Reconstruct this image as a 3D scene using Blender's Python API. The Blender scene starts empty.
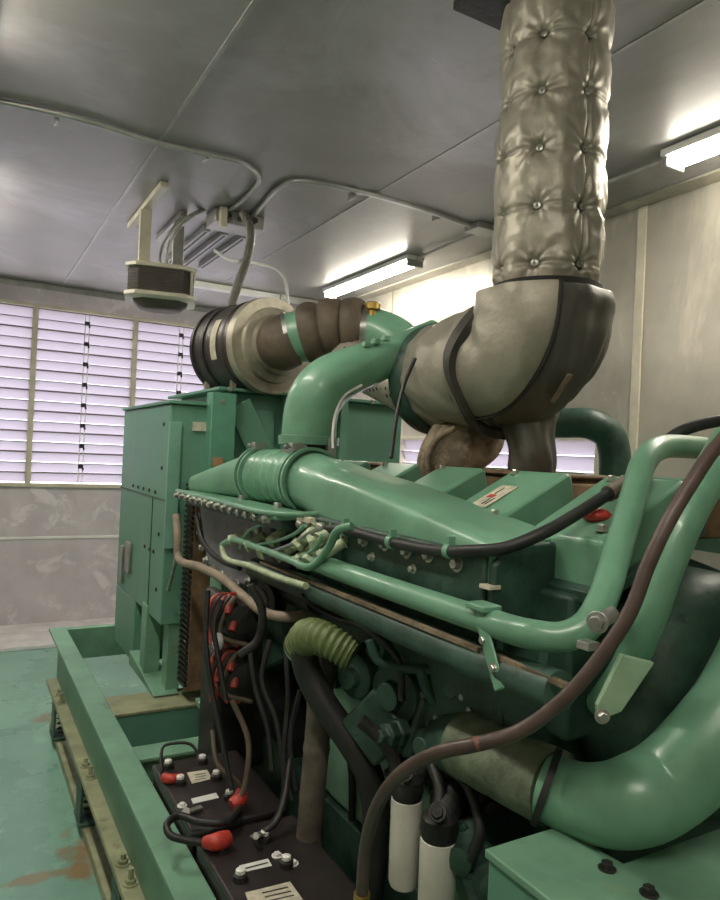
import bpy, math, random
from mathutils import Vector, Matrix, noise
random.seed(7)
PI = math.pi
sc = bpy.context.scene
COL = sc.collection

# ------------------------------------------------------------------ camera
FPX = 700.0
YAW, ROLL, PITCH = math.radians(29.74), math.radians(2.58), .0071
CH = 1.65                       # camera height
_s, _c = math.sin(YAW), math.cos(YAW)
FW = Vector((_s*math.cos(PITCH), _c*math.cos(PITCH), math.sin(PITCH)))
R0 = Vector((_c, -_s, 0)); UP = Vector((-_s*math.sin(PITCH), -_c*math.sin(PITCH), math.cos(PITCH)))
IX = R0*math.cos(ROLL)+UP*math.sin(ROLL); IY = -R0*math.sin(ROLL)+UP*math.cos(ROLL)
cam = bpy.data.cameras.new('camera'); camo = bpy.data.objects.new('camera', cam); COL.objects.link(camo)
cam.sensor_width = 36; cam.lens = 28; cam.clip_start = .05
m = Matrix.Identity(4)
for i in range(3):
    m[i][0], m[i][1], m[i][2] = IX[i], IY[i], -FW[i]
m[2][3] = CH
camo.matrix_world = m
sc.camera = camo

def ray(px, py): return FW+IX*((px-360)/FPX)+IY*((450-py)/FPX)
def D(px, py, d): return ray(px, py)*d+Vector((0, 0, CH))       # a point of the plant seen at px,py at distance d
def PX(px, py, v): r = ray(px, py); return r*(v/r.x)+Vector((0, 0, CH))          # ... on the plane X=v
def PY(px, py, v): r = ray(px, py); return r*(v/r.y)+Vector((0, 0, CH))
def PZ(px, py, v): r = ray(px, py); return r*((v-CH)/r.z)+Vector((0, 0, CH))

# ------------------------------------------------------------------ materials
def mat(name, col, rough=.5, metal=0, var=.25, vs=6, bump=.0, bs=60, col2=None, spots=None, coat=0):
    m = bpy.data.materials.new(name); m.use_nodes = True
    nt = m.node_tree; N = nt.nodes; Lk = nt.links
    b = N['Principled BSDF']
    b.inputs['Roughness'].default_value = rough; b.inputs['Metallic'].default_value = metal
    if coat: b.inputs['Coat Weight'].default_value = coat
    g = N.new('ShaderNodeTexCoord')
    n = N.new('ShaderNodeTexNoise'); n.inputs['Scale'].default_value = vs; n.inputs['Detail'].default_value = 6
    n.inputs['Roughness'].default_value = .62
    Lk.new(g.outputs['Object'], n.inputs['Vector'])
    r = N.new('ShaderNodeValToRGB')
    r.color_ramp.elements[0].position = .3; r.color_ramp.elements[1].position = .72
    c2 = col2 or tuple(c*(1-var*1.4) for c in col)
    r.color_ramp.elements[0].color = (*c2, 1)
    r.color_ramp.elements[1].color = (*[min(1, c*(1+var*.5)) for c in col], 1)
    Lk.new(n.outputs['Fac'], r.inputs['Fac'])
    out = r.outputs['Color']
    if spots:
        sc_, thr, scol, amt = spots
        n2 = N.new('ShaderNodeTexNoise'); n2.inputs['Scale'].default_value = sc_; n2.inputs['Detail'].default_value = 8
        n2.inputs['Roughness'].default_value = .7
        Lk.new(g.outputs['Object'], n2.inputs['Vector'])
        mr = N.new('ShaderNodeMapRange'); mr.inputs['From Min'].default_value = thr; mr.inputs['From Max'].default_value = thr+.07
        mr.inputs['To Max'].default_value = amt
        Lk.new(n2.outputs['Fac'], mr.inputs['Value'])
        mx = N.new('ShaderNodeMixRGB'); mx.inputs['Color2'].default_value = (*scol, 1)
        Lk.new(mr.outputs['Result'], mx.inputs['Fac']); Lk.new(out, mx.inputs['Color1']); out = mx.outputs['Color']
    Lk.new(out, b.inputs['Base Color'])
    rr = N.new('ShaderNodeMapRange'); rr.inputs['To Min'].default_value = max(.05, rough-.12); rr.inputs['To Max'].default_value = min(1, rough+.15)
    Lk.new(n.outputs['Fac'], rr.inputs['Value']); Lk.new(rr.outputs['Result'], b.inputs['Roughness'])
    if bump:
        nb = N.new('ShaderNodeTexNoise'); nb.inputs['Scale'].default_value = bs; nb.inputs['Detail'].default_value = 4
        Lk.new(g.outputs['Object'], nb.inputs['Vector'])
        bp = N.new('ShaderNodeBump'); bp.inputs['Strength'].default_value = bump; bp.inputs['Distance'].default_value = .01
        Lk.new(nb.outputs['Fac'], bp.inputs['Height']); Lk.new(bp.outputs['Normal'], b.inputs['Normal'])
    return m
def emis(name, col, st):
    m = bpy.data.materials.new(name); m.use_nodes = True
    b = m.node_tree.nodes['Principled BSDF']; b.inputs['Base Color'].default_value = (.8, .8, .75, 1)
    b.inputs['Emission Color'].default_value = (*col, 1); b.inputs['Emission Strength'].default_value = st
    return m

G1 = mat('engine green paint', (.165, .36, .24), .34, 0, .22, 5, .06, 40, spots=(14, .66, (.05, .12, .08), .6), coat=.15)
G2 = mat('grimy shaded engine green', (.04, .095, .068), .45, 0, .5, 9, .25, 30, spots=(18, .56, (.02, .03, .025), .7))  # grime plus the shade of the low flanks, put into one dark green
G3 = mat('cabinet green paint', (.12, .29, .205), .42, 0, .15, 2.5, .03, 20, spots=(10, .68, (.25, .4, .3), .4))
G4 = mat('skid green paint', (.19, .38, .26), .45, 0, .3, 4, .06, 30, spots=(9, .62, (.25, .28, .16), .5))
OLV = mat('worn olive steel', (.34, .36, .22), .55, 0, .3, 8, .1, 40, spots=(14, .6, (.14, .12, .07), .6))
YGR = mat('dirty yellow green rubber', (.15, .20, .075), .5, 0, .3, 20, .1, 60, spots=(20, .58, (.07, .09, .03), .7))
BLK = mat('black rubber', (.022, .022, .022), .5, 0, .4, 12, .1, 80)
BLKP = mat('black battery plastic', (.035, .028, .028), .38, 0, .4, 6, .05, 40, spots=(7, .6, (.12, .08, .08), .35))
BRH = mat('brown rubber hose', (.085, .055, .047), .42, 0, .35, 14, .05, 90)
BRN = mat('dusty brown rubber', (.13, .10, .07), .6, 0, .4, 9, .1, 50)
RUST = mat('rusty brown steel', (.24, .15, .08), .7, .1, .5, 10, .2, 40)
BLANK = mat('quilted silver grey blanket', (.36, .335, .275), .42, .35, .22, 4, .35, 26)
BLANKD = mat('shaded blanket cloth', (.11, .105, .09), .5, .2, .25, 5, .3, 26)  # darker copy of the blanket with shade put into its colour
CHAR = mat('charred blanket edge', (.02, .019, .017), .8, 0, .4, 20, .2, 60)
TAN = mat('stained tan wrap', (.30, .24, .16), .6, .1, .5, 14, .3, 30, spots=(10, .5, (.07, .05, .03), .7))
STEEL = mat('zinc plated steel', (.5, .5, .48), .33, .85, .3, 20)
DSTEEL = mat('dark grimy steel', (.05, .05, .048), .5, .5, .5, 15, .3, 40)
BOLT = mat('bright bolt steel', (.55, .56, .5), .3, .7, .4, 40)
CONDM = mat('grey metal conduit', (.42, .42, .40), .38, .6, .2, 12)
CREAM = mat('cream painted metal', (.62, .58, .46), .4, 0, .15, 8)
WHT = mat('white painted metal', (.78, .78, .75), .4, 0, .08, 6)
FILT = mat('off white filter can', (.66, .64, .57), .38, 0, .15, 9, spots=(30, .66, (.12, .11, .1), .8))
RED = mat('red rubber boot', (.55, .05, .035), .45, 0, .3, 20)
DRED = mat('dark red cable', (.33, .045, .03), .45, 0, .3, 20)
ORG = mat('rusty orange pipe', (.45, .16, .05), .6, 0, .4, 20)
BRASS = mat('tarnished brass', (.45, .30, .08), .35, .8, .4, 30)
PAPER = mat('grubby paper label', (.62, .58, .46), .6, 0, .3, 30)
INK = mat('dark print', (.05, .05, .05), .6)
REDI = mat('red print', (.55, .08, .05), .6)
SILV = mat('dusty galvanised steel', (.42, .39, .31), .42, .55, .4, 7, .1, 30)
DUCTB = mat('dark brown canister', (.05, .042, .036), .4, .3, .35, 6, .05, 30)
GREY = mat('lilac grey cast cover', (.24, .23, .26), .5, .1, .3, 10, .3, 40)
HEATB = mat('brown heater fins', (.09, .07, .05), .5, .3, .3, 10)
CEILM = mat('grey ceiling sheet', (.33, .32, .31), .40, .3, .16, 1.6, .04, 8, spots=(26, .715, (.04, .04, .045), .8))
WALLR = mat('tan grey wall sheet', (.44, .415, .35), .34, .3, .18, 2.2, .03, 5, spots=(5, .64, (.62, .60, .52), .5))
WALLB = mat('lilac grey wall sheet', (.60, .555, .585), .5, .1, .14, 3, .03, 8, spots=(7, .63, (.66, .62, .62), .5))  # lilac tint of the light put into the base colour
def streak(mt, sc_, scale3, col, amt, lo=.55, hi=.75):
    nt = mt.node_tree; b = nt.nodes['Principled BSDF']; src = b.inputs['Base Color'].links[0].from_socket
    tc = nt.nodes.new('ShaderNodeTexCoord'); mp = nt.nodes.new('ShaderNodeMapping'); mp.inputs['Scale'].default_value = scale3
    n = nt.nodes.new('ShaderNodeTexNoise'); n.inputs['Scale'].default_value = sc_; n.inputs['Detail'].default_value = 7; n.inputs['Roughness'].default_value = .65
    n.inputs['Distortion'].default_value = .6
    nt.links.new(tc.outputs['Object'], mp.inputs[0]); nt.links.new(mp.outputs[0], n.inputs['Vector'])
    mr = nt.nodes.new('ShaderNodeMapRange'); mr.inputs['From Min'].default_value = lo; mr.inputs['From Max'].default_value = hi; mr.inputs['To Max'].default_value = amt
    nt.links.new(n.outputs['Fac'], mr.inputs['Value'])
    mx = nt.nodes.new('ShaderNodeMixRGB'); mx.inputs['Color2'].default_value = (*col, 1)
    nt.links.new(mr.outputs['Result'], mx.inputs['Fac']); nt.links.new(src, mx.inputs['Color1']); nt.links.new(mx.outputs['Color'], b.inputs['Base Color'])
streak(CEILM, 1.1, (1, 1, 1), (.50, .49, .54), .55, .5, .68)
streak(CEILM, 3, (1, .35, 1), (.20, .19, .18), .6, .58, .75)
streak(CEILM, 16, (.25, 1.6, 1), (.62, .62, .62), .7, .70, .74)
streak(WALLR, 3, (1, 1, .3), (.66, .63, .52), .55, .54, .66)  # pale streaks: mottled reflections painted into the wall colour
streak(WALLR, 5, (1, 1, .25), (.30, .28, .23), .45, .60, .74)  # dark streaks of the same painted reflections
streak(WALLB, 3.5, (1, 1, 1), (.78, .74, .76), .7, .54, .62)
streak(WALLB, 5, (1, 1, 1), (.42, .38, .40), .5, .58, .74)
streak(G3, 4, (1, 1, .25), (.20, .36, .28), .5, .55, .72)
streak(G4, 7, (1, 1, 1), (.10, .13, .07), .7, .62, .72)
streak(BLANK, 3, (1, 1, .4), (.20, .185, .15), .6, .52, .70)
CONC = mat('dusty pale concrete', (.78, .76, .76), .55, 0, .2, 5)
LAMP = emis('lit lamp diffuser', (1, .93, .80), 21)

# perforated sheet
PERF = mat('perforated heat guard', (.5, .47, .4), .4, .5, .3, 12)
nt = PERF.node_tree; b = nt.nodes['Principled BSDF']
vo = nt.nodes.new('ShaderNodeTexVoronoi'); vo.inputs['Scale'].default_value = 32; vo.inputs['Randomness'].default_value = .15
tc = nt.nodes.new('ShaderNodeTexCoord'); nt.links.new(tc.outputs['Object'], vo.inputs['Vector'])
mr = nt.nodes.new('ShaderNodeMapRange'); mr.inputs['From Min'].default_value = .22; mr.inputs['From Max'].default_value = .3
nt.links.new(vo.outputs['Distance'], mr.inputs['Value'])
mx = nt.nodes.new('ShaderNodeMixRGB'); mx.inputs['Color1'].default_value = (.02, .02, .02, 1)
src = b.inputs['Base Color'].links[0].from_socket
nt.links.new(src, mx.inputs['Color2']); nt.links.new(mr.outputs['Result'], mx.inputs['Fac']); nt.links.new(mx.outputs['Color'], b.inputs['Base Color'])

# floor: glossy green paint with a rusty trail
FLR = mat('green painted floor', (.24, .46, .37), .26, 0, .2, 1.4, .02, 10, spots=(3.2, .635, (.30, .26, .15), .75))
def stain(mt, c, sx, sy, col, amt):
    nt = mt.node_tree; b = nt.nodes['Principled BSDF']; src = b.inputs['Base Color'].links[0].from_socket
    tc = nt.nodes.new('ShaderNodeTexCoord'); mp = nt.nodes.new('ShaderNodeMapping'); mp.vector_type = 'POINT'
    mp.inputs['Scale'].default_value = (1/sx, 1/sy, 1); mp.inputs['Location'].default_value = (-c[0]/sx, -c[1]/sy, 0)
    nt.links.new(tc.outputs['Object'], mp.inputs[0])
    n = nt.nodes.new('ShaderNodeTexNoise'); n.inputs['Scale'].default_value = 9; n.inputs['Detail'].default_value = 7; nt.links.new(tc.outputs['Object'], n.inputs['Vector'])
    ln = nt.nodes.new('ShaderNodeVectorMath'); ln.operation = 'LENGTH'; nt.links.new(mp.outputs[0], ln.inputs[0])
    ad = nt.nodes.new('ShaderNodeMath'); ad.operation = 'MULTIPLY_ADD'; ad.inputs[1].default_value = 2.6; nt.links.new(n.outputs['Fac'], ad.inputs[0]); nt.links.new(ln.outputs['Value'], ad.inputs[2])
    mr = nt.nodes.new('ShaderNodeMapRange'); mr.inputs['From Min'].default_value = 2.25; mr.inputs['From Max'].default_value = 1.75; mr.inputs['To Max'].default_value = amt
    nt.links.new(ad.outputs[0], mr.inputs['Value'])
    mx = nt.nodes.new('ShaderNodeMixRGB'); mx.inputs['Color2'].default_value = (*col, 1)
    nt.links.new(mr.outputs['Result'], mx.inputs['Fac']); nt.links.new(src, mx.inputs['Color1']); nt.links.new(mx.outputs['Color'], b.inputs['Base Color'])
a = PZ(82, 855, 0); stain(FLR, (a.x, a.y), .09, .22, (.26, .15, .07), .85)
a = PZ(45, 875, 0); stain(FLR, (a.x, a.y), .16, .05, (.28, .20, .10), .7)
a = PZ(48, 716, 0); stain(FLR, (a.x, a.y), .10, .10, (.24, .17, .10), .7)
# frosted jalousie glass
GLS = bpy.data.materials.new('frosted louvre glass'); GLS.use_nodes = True
nt = GLS.node_tree; nt.nodes.clear()
o = nt.nodes.new('ShaderNodeOutputMaterial'); tr = nt.nodes.new('ShaderNodeBsdfTranslucent'); df = nt.nodes.new('ShaderNodeBsdfGlossy')
df.inputs['Roughness'].default_value = .25; df.inputs['Color'].default_value = (.8, .8, .85, 1)
tr.inputs['Color'].default_value = (.44, .425, .455, 1)
mxs = nt.nodes.new('ShaderNodeMixShader'); mxs.inputs[0].default_value = .15
nt.links.new(tr.outputs[0], mxs.inputs[1]); nt.links.new(df.outputs[0], mxs.inputs[2]); nt.links.new(mxs.outputs[0], o.inputs[0])

EDGE = mat('grey brown glass edge', (.2, .17, .16), .5)
# ------------------------------------------------------------------ mesh building
class M:
    def __init__(s): s.v = []; s.f = []
    def add(s, vs, fs):
        k = len(s.v); s.v += [Vector(p) for p in vs]; s.f += [tuple(i+k for i in f) for f in fs]; return s
    def box(s, a, b):
        (x0, y0, z0), (x1, y1, z1) = [min(p, q) for p, q in zip(a, b)], [max(p, q) for p, q in zip(a, b)]
        return s.add([(x0, y0, z0), (x1, y0, z0), (x1, y1, z0), (x0, y1, z0), (x0, y0, z1), (x1, y0, z1), (x1, y1, z1), (x0, y1, z1)],
                     [(0, 3, 2, 1), (4, 5, 6, 7), (0, 1, 5, 4), (1, 2, 6, 5), (2, 3, 7, 6), (3, 0, 4, 7)])
    def obox(s, c, ax, ay, az):        # centre and three half axes
        c = Vector(c); ax, ay, az = Vector(ax), Vector(ay), Vector(az)
        P = [c+i*ax+j*ay+k*az for k in (-1, 1) for j in (-1, 1) for i in (-1, 1)]
        return s.add(P, [(0, 2, 3, 1), (4, 5, 7, 6), (0, 1, 5, 4), (1, 3, 7, 5), (3, 2, 6, 7), (2, 0, 4, 6)])
    def bar(s, a, b, w, h, up=(0, 0, 1)):   # rectangular bar from a to b
        a, b = Vector(a), Vector(b); t = (b-a); L = t.length; t = t/L
        u = Vector(up); sd = t.cross(u)
        if sd.length < .01: sd = t.cross(Vector((1, 0, 0)))
        sd.normalize(); u2 = sd.cross(t).normalized()
        return s.obox((a+b)/2, t*(L/2), sd*(w/2), u2*(h/2))
    def prism(s, poly, d):             # closed polygon of 3D points extruded by vector d
        n = len(poly); d = Vector(d); P = [Vector(p) for p in poly]
        return s.add(P+[p+d for p in P], [tuple(range(n)), tuple(range(2*n-1, n-1, -1))]+[(i, i+n, (i+1) % n+n, (i+1) % n) for i in range(n)])
    def loft(s, rings, caps=True):
        n = len(rings[0]); k = len(rings)
        F = [(i*n+j, i*n+(j+1) % n, (i+1)*n+(j+1) % n, (i+1)*n+j) for i in range(k-1) for j in range(n)]
        if caps: F += [tuple(range(n-1, -1, -1)), tuple(range((k-1)*n, k*n))]
        return s.add([p for r in rings for p in r], F)
    def lathe(s, o, ax, prof, n=32, caps=True):
        o = Vector(o); ax = Vector(ax).normalized(); u = ax.orthogonal().normalized(); w = ax.cross(u)
        return s.loft([[o+ax*t+(u*math.cos(2*PI*j/n)+w*math.sin(2*PI*j/n))*max(r, 1e-4) for j in range(n)] for t, r in prof], caps)
    def cyl(s, a, b, r, r2=None, n=20):
        a, b = Vector(a), Vector(b); L = (b-a).length
        return s.lathe(a, b-a, [(0, r), (L, r if r2 is None else r2)], n)
    def hexb(s, p, ax, r=.008, h=.008, wash=True):
        p = Vector(p); ax = Vector(ax).normalized()
        if wash: s.lathe(p, ax, [(0, r*1.45), (r*.25, r*1.45)], 14)
        return s.lathe(p, ax, [(0, r), (h*.85, r), (h, r*.86)], 6)
    def ball(s, c, r, n=16, sq=(1, 1, 1)):
        c = Vector(c); rings = []
        for i in range(1, n):
            a = PI*i/n
            rings.append([c+Vector((math.sin(a)*math.cos(2*PI*j/(2*n))*r*sq[0], math.sin(a)*math.sin(2*PI*j/(2*n))*r*sq[1], -math.cos(a)*r*sq[2])) for j in range(2*n)])
        return s.loft(rings)
    def tube(s, pts, r, n=16, step=.012, caps=True, lin=False):
        P, T, U, W, S = frames(pts, step, lin)
        L = S[-1]; rings = []
        for p, u, w, t in zip(P, U, W, S):
            ring = []
            for j in range(n):
                a = 2*PI*j/n
                rr = r(t/L, a, p) if callable(r) else r
                ring.append(p+(u*math.cos(a)+w*math.sin(a))*rr)
            rings.append(ring)
        return s.loft(rings, caps)

def spline(pts, step=.012, lin=False):
    P = [Vector(p) for p in pts]; out = []
    if lin:
        for a, b in zip(P, P[1:]):
            k = max(1, int((b-a).length/step))
            out += [a.lerp(b, i/k) for i in range(k)]
        return out+[P[-1]]
    E = [P[0]*2-P[1]]+P+[P[-1]*2-P[-2]]
    for i in range(1, len(E)-2):
        a, b, c, d = E[i-1:i+3]
        k = max(2, int((c-b).length/step))
        t0 = 0; t1 = t0+max(1e-4, (b-a).length)**.5; t2 = t1+max(1e-4, (c-b).length)**.5; t3 = t2+max(1e-4, (d-c).length)**.5
        for j in range(k):
            t = t1+(t2-t1)*j/k
            A1 = a*((t1-t)/(t1-t0))+b*((t-t0)/(t1-t0)); A2 = b*((t2-t)/(t2-t1))+c*((t-t1)/(t2-t1)); A3 = c*((t3-t)/(t3-t2))+d*((t-t2)/(t3-t2))
            B1 = A1*((t2-t)/(t2-t0))+A2*((t-t0)/(t2-t0)); B2 = A2*((t3-t)/(t3-t1))+A3*((t-t1)/(t3-t1))
            out.append(B1*((t2-t)/(t2-t1))+B2*((t-t1)/(t2-t1)))
    return out+[P[-1]]
def frames(pts, step=.012, lin=False):
    P = spline(pts, step, lin); n = len(P)
    T = [(P[min(i+1, n-1)]-P[max(i-1, 0)]).normalized() for i in range(n)]
    u = T[0].orthogonal().normalized(); U = []; W = []; S = [0]
    for i in range(n):
        u = (u-T[i]*u.dot(T[i])).normalized(); U.append(u); W.append(T[i].cross(u))
        if i: S.append(S[-1]+(P[i]-P[i-1]).length)
    return P, T, U, W, S

def root_of(o):
    while o.parent: o = o.parent
    return o
def thing(name, label, cat, loc=(0, 0, 0), group=None):
    o = bpy.data.objects.new(name, None); COL.objects.link(o); o.location = loc; o.empty_display_size = .1
    o['label'] = label; o['category'] = cat
    if group: o['group'] = group
    return o
def obj(name, g, mt, parent=None, bevel=0, flat=False, label=None, ang=38):
    me = bpy.data.meshes.new(name)
    off = Vector(root_of(parent).location) if parent else Vector((0, 0, 0))
    me.from_pydata([p-off for p in g.v], [], g.f); me.validate(); me.update()
    import bmesh
    bm = bmesh.new(); bm.from_mesh(me); bmesh.ops.recalc_face_normals(bm, faces=bm.faces); bm.to_mesh(me); bm.free()
    if not flat:
        me.shade_smooth(); me.set_sharp_from_angle(angle=math.radians(ang))
    me.materials.append(mt)
    o = bpy.data.objects.new(name, me); COL.objects.link(o)
    if parent: o.parent = parent
    if bevel:
        md = o.modifiers.new('bevel', 'BEVEL'); md.width = bevel; md.segments = 2; md.limit_method = 'ANGLE'; md.angle_limit = math.radians(50)
    if label: o['label'] = label
    return o
def tag(o, label, cat, group=None):
    o['label'] = label; o['category'] = cat
    if group: o['group'] = group
    return o
def struct(name, g, mt, bevel=0):
    o = obj(name, g, mt, None, bevel); o['kind'] = 'structure'; return o
_bolt = {}
def bolts(name, parent, spots, r=.008, h=.009, mt=None):
    """each bolt its own mesh object; spots = (point, axis)"""
    off = Vector(root_of(parent).location); key = (r, h)
    if key not in _bolt:
        me = bpy.data.meshes.new('bolt'); g = M().hexb((0, 0, 0), (0, 0, 1), r, h)
        me.from_pydata([tuple(p) for p in g.v], [], g.f); me.update(); me.materials.append(mt or BOLT); _bolt[key] = me
    for p, ax in spots:
        o = bpy.data.objects.new(name, _bolt[key]); COL.objects.link(o); o.parent = parent
        o.rotation_mode = 'QUATERNION'; o.rotation_quaternion = Vector((0, 0, 1)).rotation_difference(Vector(ax).normalized())
        o.location = Vector(p)-off
def copy_tree(o, parent=None):
    c = o.copy(); COL.objects.link(c); c.parent = parent
    for ch in list(o.children): copy_tree(ch, c)
    return c

# ================================================================== ROOM
ZC, YB, XR, XL, YF = 3.04, 6.8, 3.08, -1.3, -1.2
struct('floor', M().box((XL-.1, YF-.1, -.1), (XR+.1, YB+.1, 0)), FLR)
struct('ceiling', M().box((XL-.1, YF-.1, ZC), (XR+.1, YB+.1, ZC+.1)), CEILM)
WX0, WX1, WZ0, WZ1 = -.35, 2.75, 1.26, 2.835       # jalousie in the end wall
g = M(); g.box((XL, YB, 0), (XR, YB+.12, WZ0)); g.box((XL, YB, WZ1), (XR, YB+.12, ZC)); g.box((XL, YB, WZ0), (WX0, YB+.12, WZ1)); g.box((WX1, YB, WZ0), (XR, YB+.12, WZ1))
struct('wall_back', g, WALLB)
SY0, SY1, SZ0, SZ1 = 2.72, 4.75, .95, 1.80         # low opening in the right wall
g = M(); g.box((XR, YF, 0), (XR+.12, YB, SZ0)); g.box((XR, YF, SZ1), (XR+.12, YB, ZC)); g.box((XR, YF, SZ0), (XR+.12, SY0, SZ1)); g.box((XR, SY1, SZ0), (XR+.12, YB, SZ1))
struct('wall_right', g, WALLR)
struct('wall_left', M().box((XL-.12, YF, 0), (XL, YB, ZC)), WALLR)
struct('wall_front', M().box((XL, YF-.12, 0), (XR, YF, ZC)), WALLR)
# sheet joints and cover strips
k = 1
def trim(g, mt, bv=0):
    global k
    struct('trim_%d' % k, g, mt, bv); k += 1
trim(M().box((.725, YF, ZC-.006), (.739, YB, ZC+.001)), CONDM)
trim(M().box((1.85, YF, ZC-.004), (1.862, YB, ZC+.001)), CONDM)
trim(M().box((2.97, YF, ZC-.012), (XR-.001, YB, ZC-.001)), WALLR)
trim(M().box((XR-.012, 2.46, 0), (XR-.0005, 2.515, ZC-.014)), CREAM, .003)
trim(M().box((XR-.010, 4.95, 0), (XR-.0005, 4.98, ZC-.014)), WALLR)
trim(M().box((XR-.010, .3, 0), (XR-.0005, .33, ZC-.014)), WALLR)
trim(M().box((XL+.001, YB-.010, .775), (XR-.02, YB-.0005, .80)), WHT, .003)
trim(M().box((XL+.001, YB-.012, 2.99), (XR-.02, YB-.0005, 3.035)), CONDM)
struct('baseboard_back', M().box((XL+.001, 6.05, .0005), (XR-.02, YB-.001, .03)), CONC, .004)
# window 1: three and a bit bays of frosted louvres
wf = M()
for x in (WX0, .535, 1.395, 2.255, WX1-.03):
    wf.box((x-.018, YB-.02, WZ0), (x+.018, YB+.05, WZ1))
    wf.box((x-.026, YB+.0, WZ0), (x-.016, YB+.07, WZ1))
wf.box((WX0, YB-.03, WZ0-.02), (WX1, YB+.05, WZ0+.012)); wf.box((WX0, YB-.03, WZ1-.012), (WX1, YB+.05, WZ1+.015))
win = struct('window_1', wf, CREAM, .002)
NS = 17
for bx0, bx1 in ((WX0+.02, .51), (.555, 1.37), (1.415, 2.23), (2.275, WX1-.05)):
    s = M()
    for i in range(NS):
        z = WZ0+.02+(WZ1-WZ0-.03)*(i+.5)/NS; h = .0425
        s.obox(((bx0+bx1)/2, YB+.03, z), ((bx1-bx0)/2, 0, 0), (0, .017, -h), (0, .0025, .001))
    obj('louvre_glass', s, GLS, win, flat=True)
    s = M()
    for i in range(NS):
        z = WZ0+.02+(WZ1-WZ0-.03)*(i+.5)/NS
        s.box((bx0, YB+.008, z+.036), (bx1, YB+.016, z+.0425 if i % 2 else z+.048))
    obj('glass_edge', s, EDGE, win, flat=True)
    s = M(); xm = (bx0+bx1)/2
    s.box((xm-.022, YB-.005, WZ0+.02), (xm-.014, YB+.004, WZ1-.03)); s.box((xm+.014, YB-.005, WZ0+.02), (xm+.022, YB+.004, WZ1-.03))
    lb = obj('link_bar', s, WHT, win)
    c = M()
    for i in range(8):
        z = WZ0+.17+i*.186
        c.box((xm-.024, YB-.028, z-.018), (xm+.02, YB-.004, z+.018)); c.box((xm+.01, YB-.02, z-.035), (xm+.026, YB-.008, z-.012))
    obj('link_clip', c, DSTEEL, lb, .003)
# window 2: low louvred opening, right wall
wf = M()
for y in (SY0, (SY0+SY1)/2, SY1): wf.box((XR-.01, y-.02, SZ0), (XR+.05, y+.02, SZ1))
wf.box((XR-.02, SY0, SZ0-.02), (XR+.05, SY1, SZ0+.012)); wf.box((XR-.02, SY0, SZ1-.012), (XR+.05, SY1, SZ1+.015))
w2 = struct('window_2', wf, CREAM, .002)
s = M()
for i in range(9):
    z = SZ0+.015+(SZ1-SZ0-.02)*(i+.5)/9
    s.obox((XR+.04, (SY0+SY1)/2, z), (0, (SY1-SY0)/2-.02, 0), (.018, 0, -.043), (.0025, 0, .001))
obj('louvre_glass', s, GLS, w2, flat=True)

# ================================================================== CEILING LAMPS
def lamp(x, y0, y1, label):
    L = y1-y0
    t = thing('fluorescent_lamp', label, 'ceiling light', (x, (y0+y1)/2, ZC-.075), 'fluorescent lamps on the ceiling')
    obj('housing', M().box((x-.07, y0, ZC-.035), (x+.07, y1, ZC-.003)), WHT, t, .004)
    n = 14; rings = []
    for y in (y0+.03, y1-.03):
        rings.append([Vector((x+.055*math.cos(PI+PI*i/n), y, ZC-.036+.04*math.sin(PI+PI*i/n))) for i in range(n+1)])
    obj('diffuser', M().loft(rings), LAMP, t)
    for ye in (y0, y1-.03):
        obj('end_cap', M().box((x-.062, ye, ZC-.082), (x+.062, ye+.028, ZC-.034)), CONDM, t, .006)
    return t
LZ = 2.66
lamp(LZ, 4.0, 5.3, 'lit fluorescent lamp left of the wrapped exhaust column')
lamp(LZ, .75, 2.02, 'lit fluorescent lamp on the ceiling right of the exhaust column')
lamp(-.05, 4.0, 5.25, 'lit fluorescent lamp on the ceiling beside the heater, near the louvred wall')
lamp(-.05, 1.6, 2.85, 'lit fluorescent lamp on the ceiling above the aisle beside the engine')
lamp(-.05, -.7, .55, 'lit fluorescent lamp on the ceiling behind the viewer')

# conduits on the ceiling
def conduit(name, pts, r, label, clips=(), mt=CONDM):
    t = thing(name, label, 'conduit', pts[0])
    obj('pipe', M().tube(pts, r, 12, .02), mt, t)
    for p, ax in clips:
        g = M(); p = Vector(p); a = Vector(ax)
        g.obox(p+Vector((0, 0, .0)), a*.008, Vector((-a.y, a.x, 0))*(r+.018), (0, 0, r+.004))
        obj('pipe_clamp', g, CONDM, t, .002)
    return t
def cz(px, py, z=ZC-.016): return PZ(px, py, z)
conduit('ceiling_conduit', [(-1.2, 3.26, ZC-.017), (-.2, 3.26, ZC-.017), cz(80, 119), cz(155, 142), cz(215, 156), cz(243, 163), cz(259, 177), cz(252, 191), cz(227, 213)], .0135,
        'long grey conduit crossing the ceiling from the left edge and bending back', [((.3, 3.26, ZC-.018), (1, 0, 0)), ((.95, 3.26, ZC-.018), (1, 0, 0))])
conduit('ceiling_conduit', [cz(248, 222), cz(262, 205), cz(278, 188), cz(296, 181), cz(330, 185), cz(400, 202), (2.55, 3.27, ZC-.016)], .0135,
        'grey conduit arching from the ceiling junction box towards the exhaust column', [((1.75, 3.27, ZC-.018), (1, 0, 0)), ((2.3, 3.27, ZC-.018), (1, 0, 0))])
conduit('ceiling_conduit', [(LZ, 3.99, ZC-.03), (LZ, 3.6, ZC-.02), (LZ, 2.04, ZC-.02)], .011,
        'straight grey conduit joining the two ceiling lamps behind the exhaust column')
jb = M().box((2.55, 3.2, ZC-.04), (2.72, 3.33, ZC-.001)); tag(obj('junction_box', jb, CONDM, None, .004), 'small flat junction box on the ceiling left of the exhaust column', 'junction box')
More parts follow.
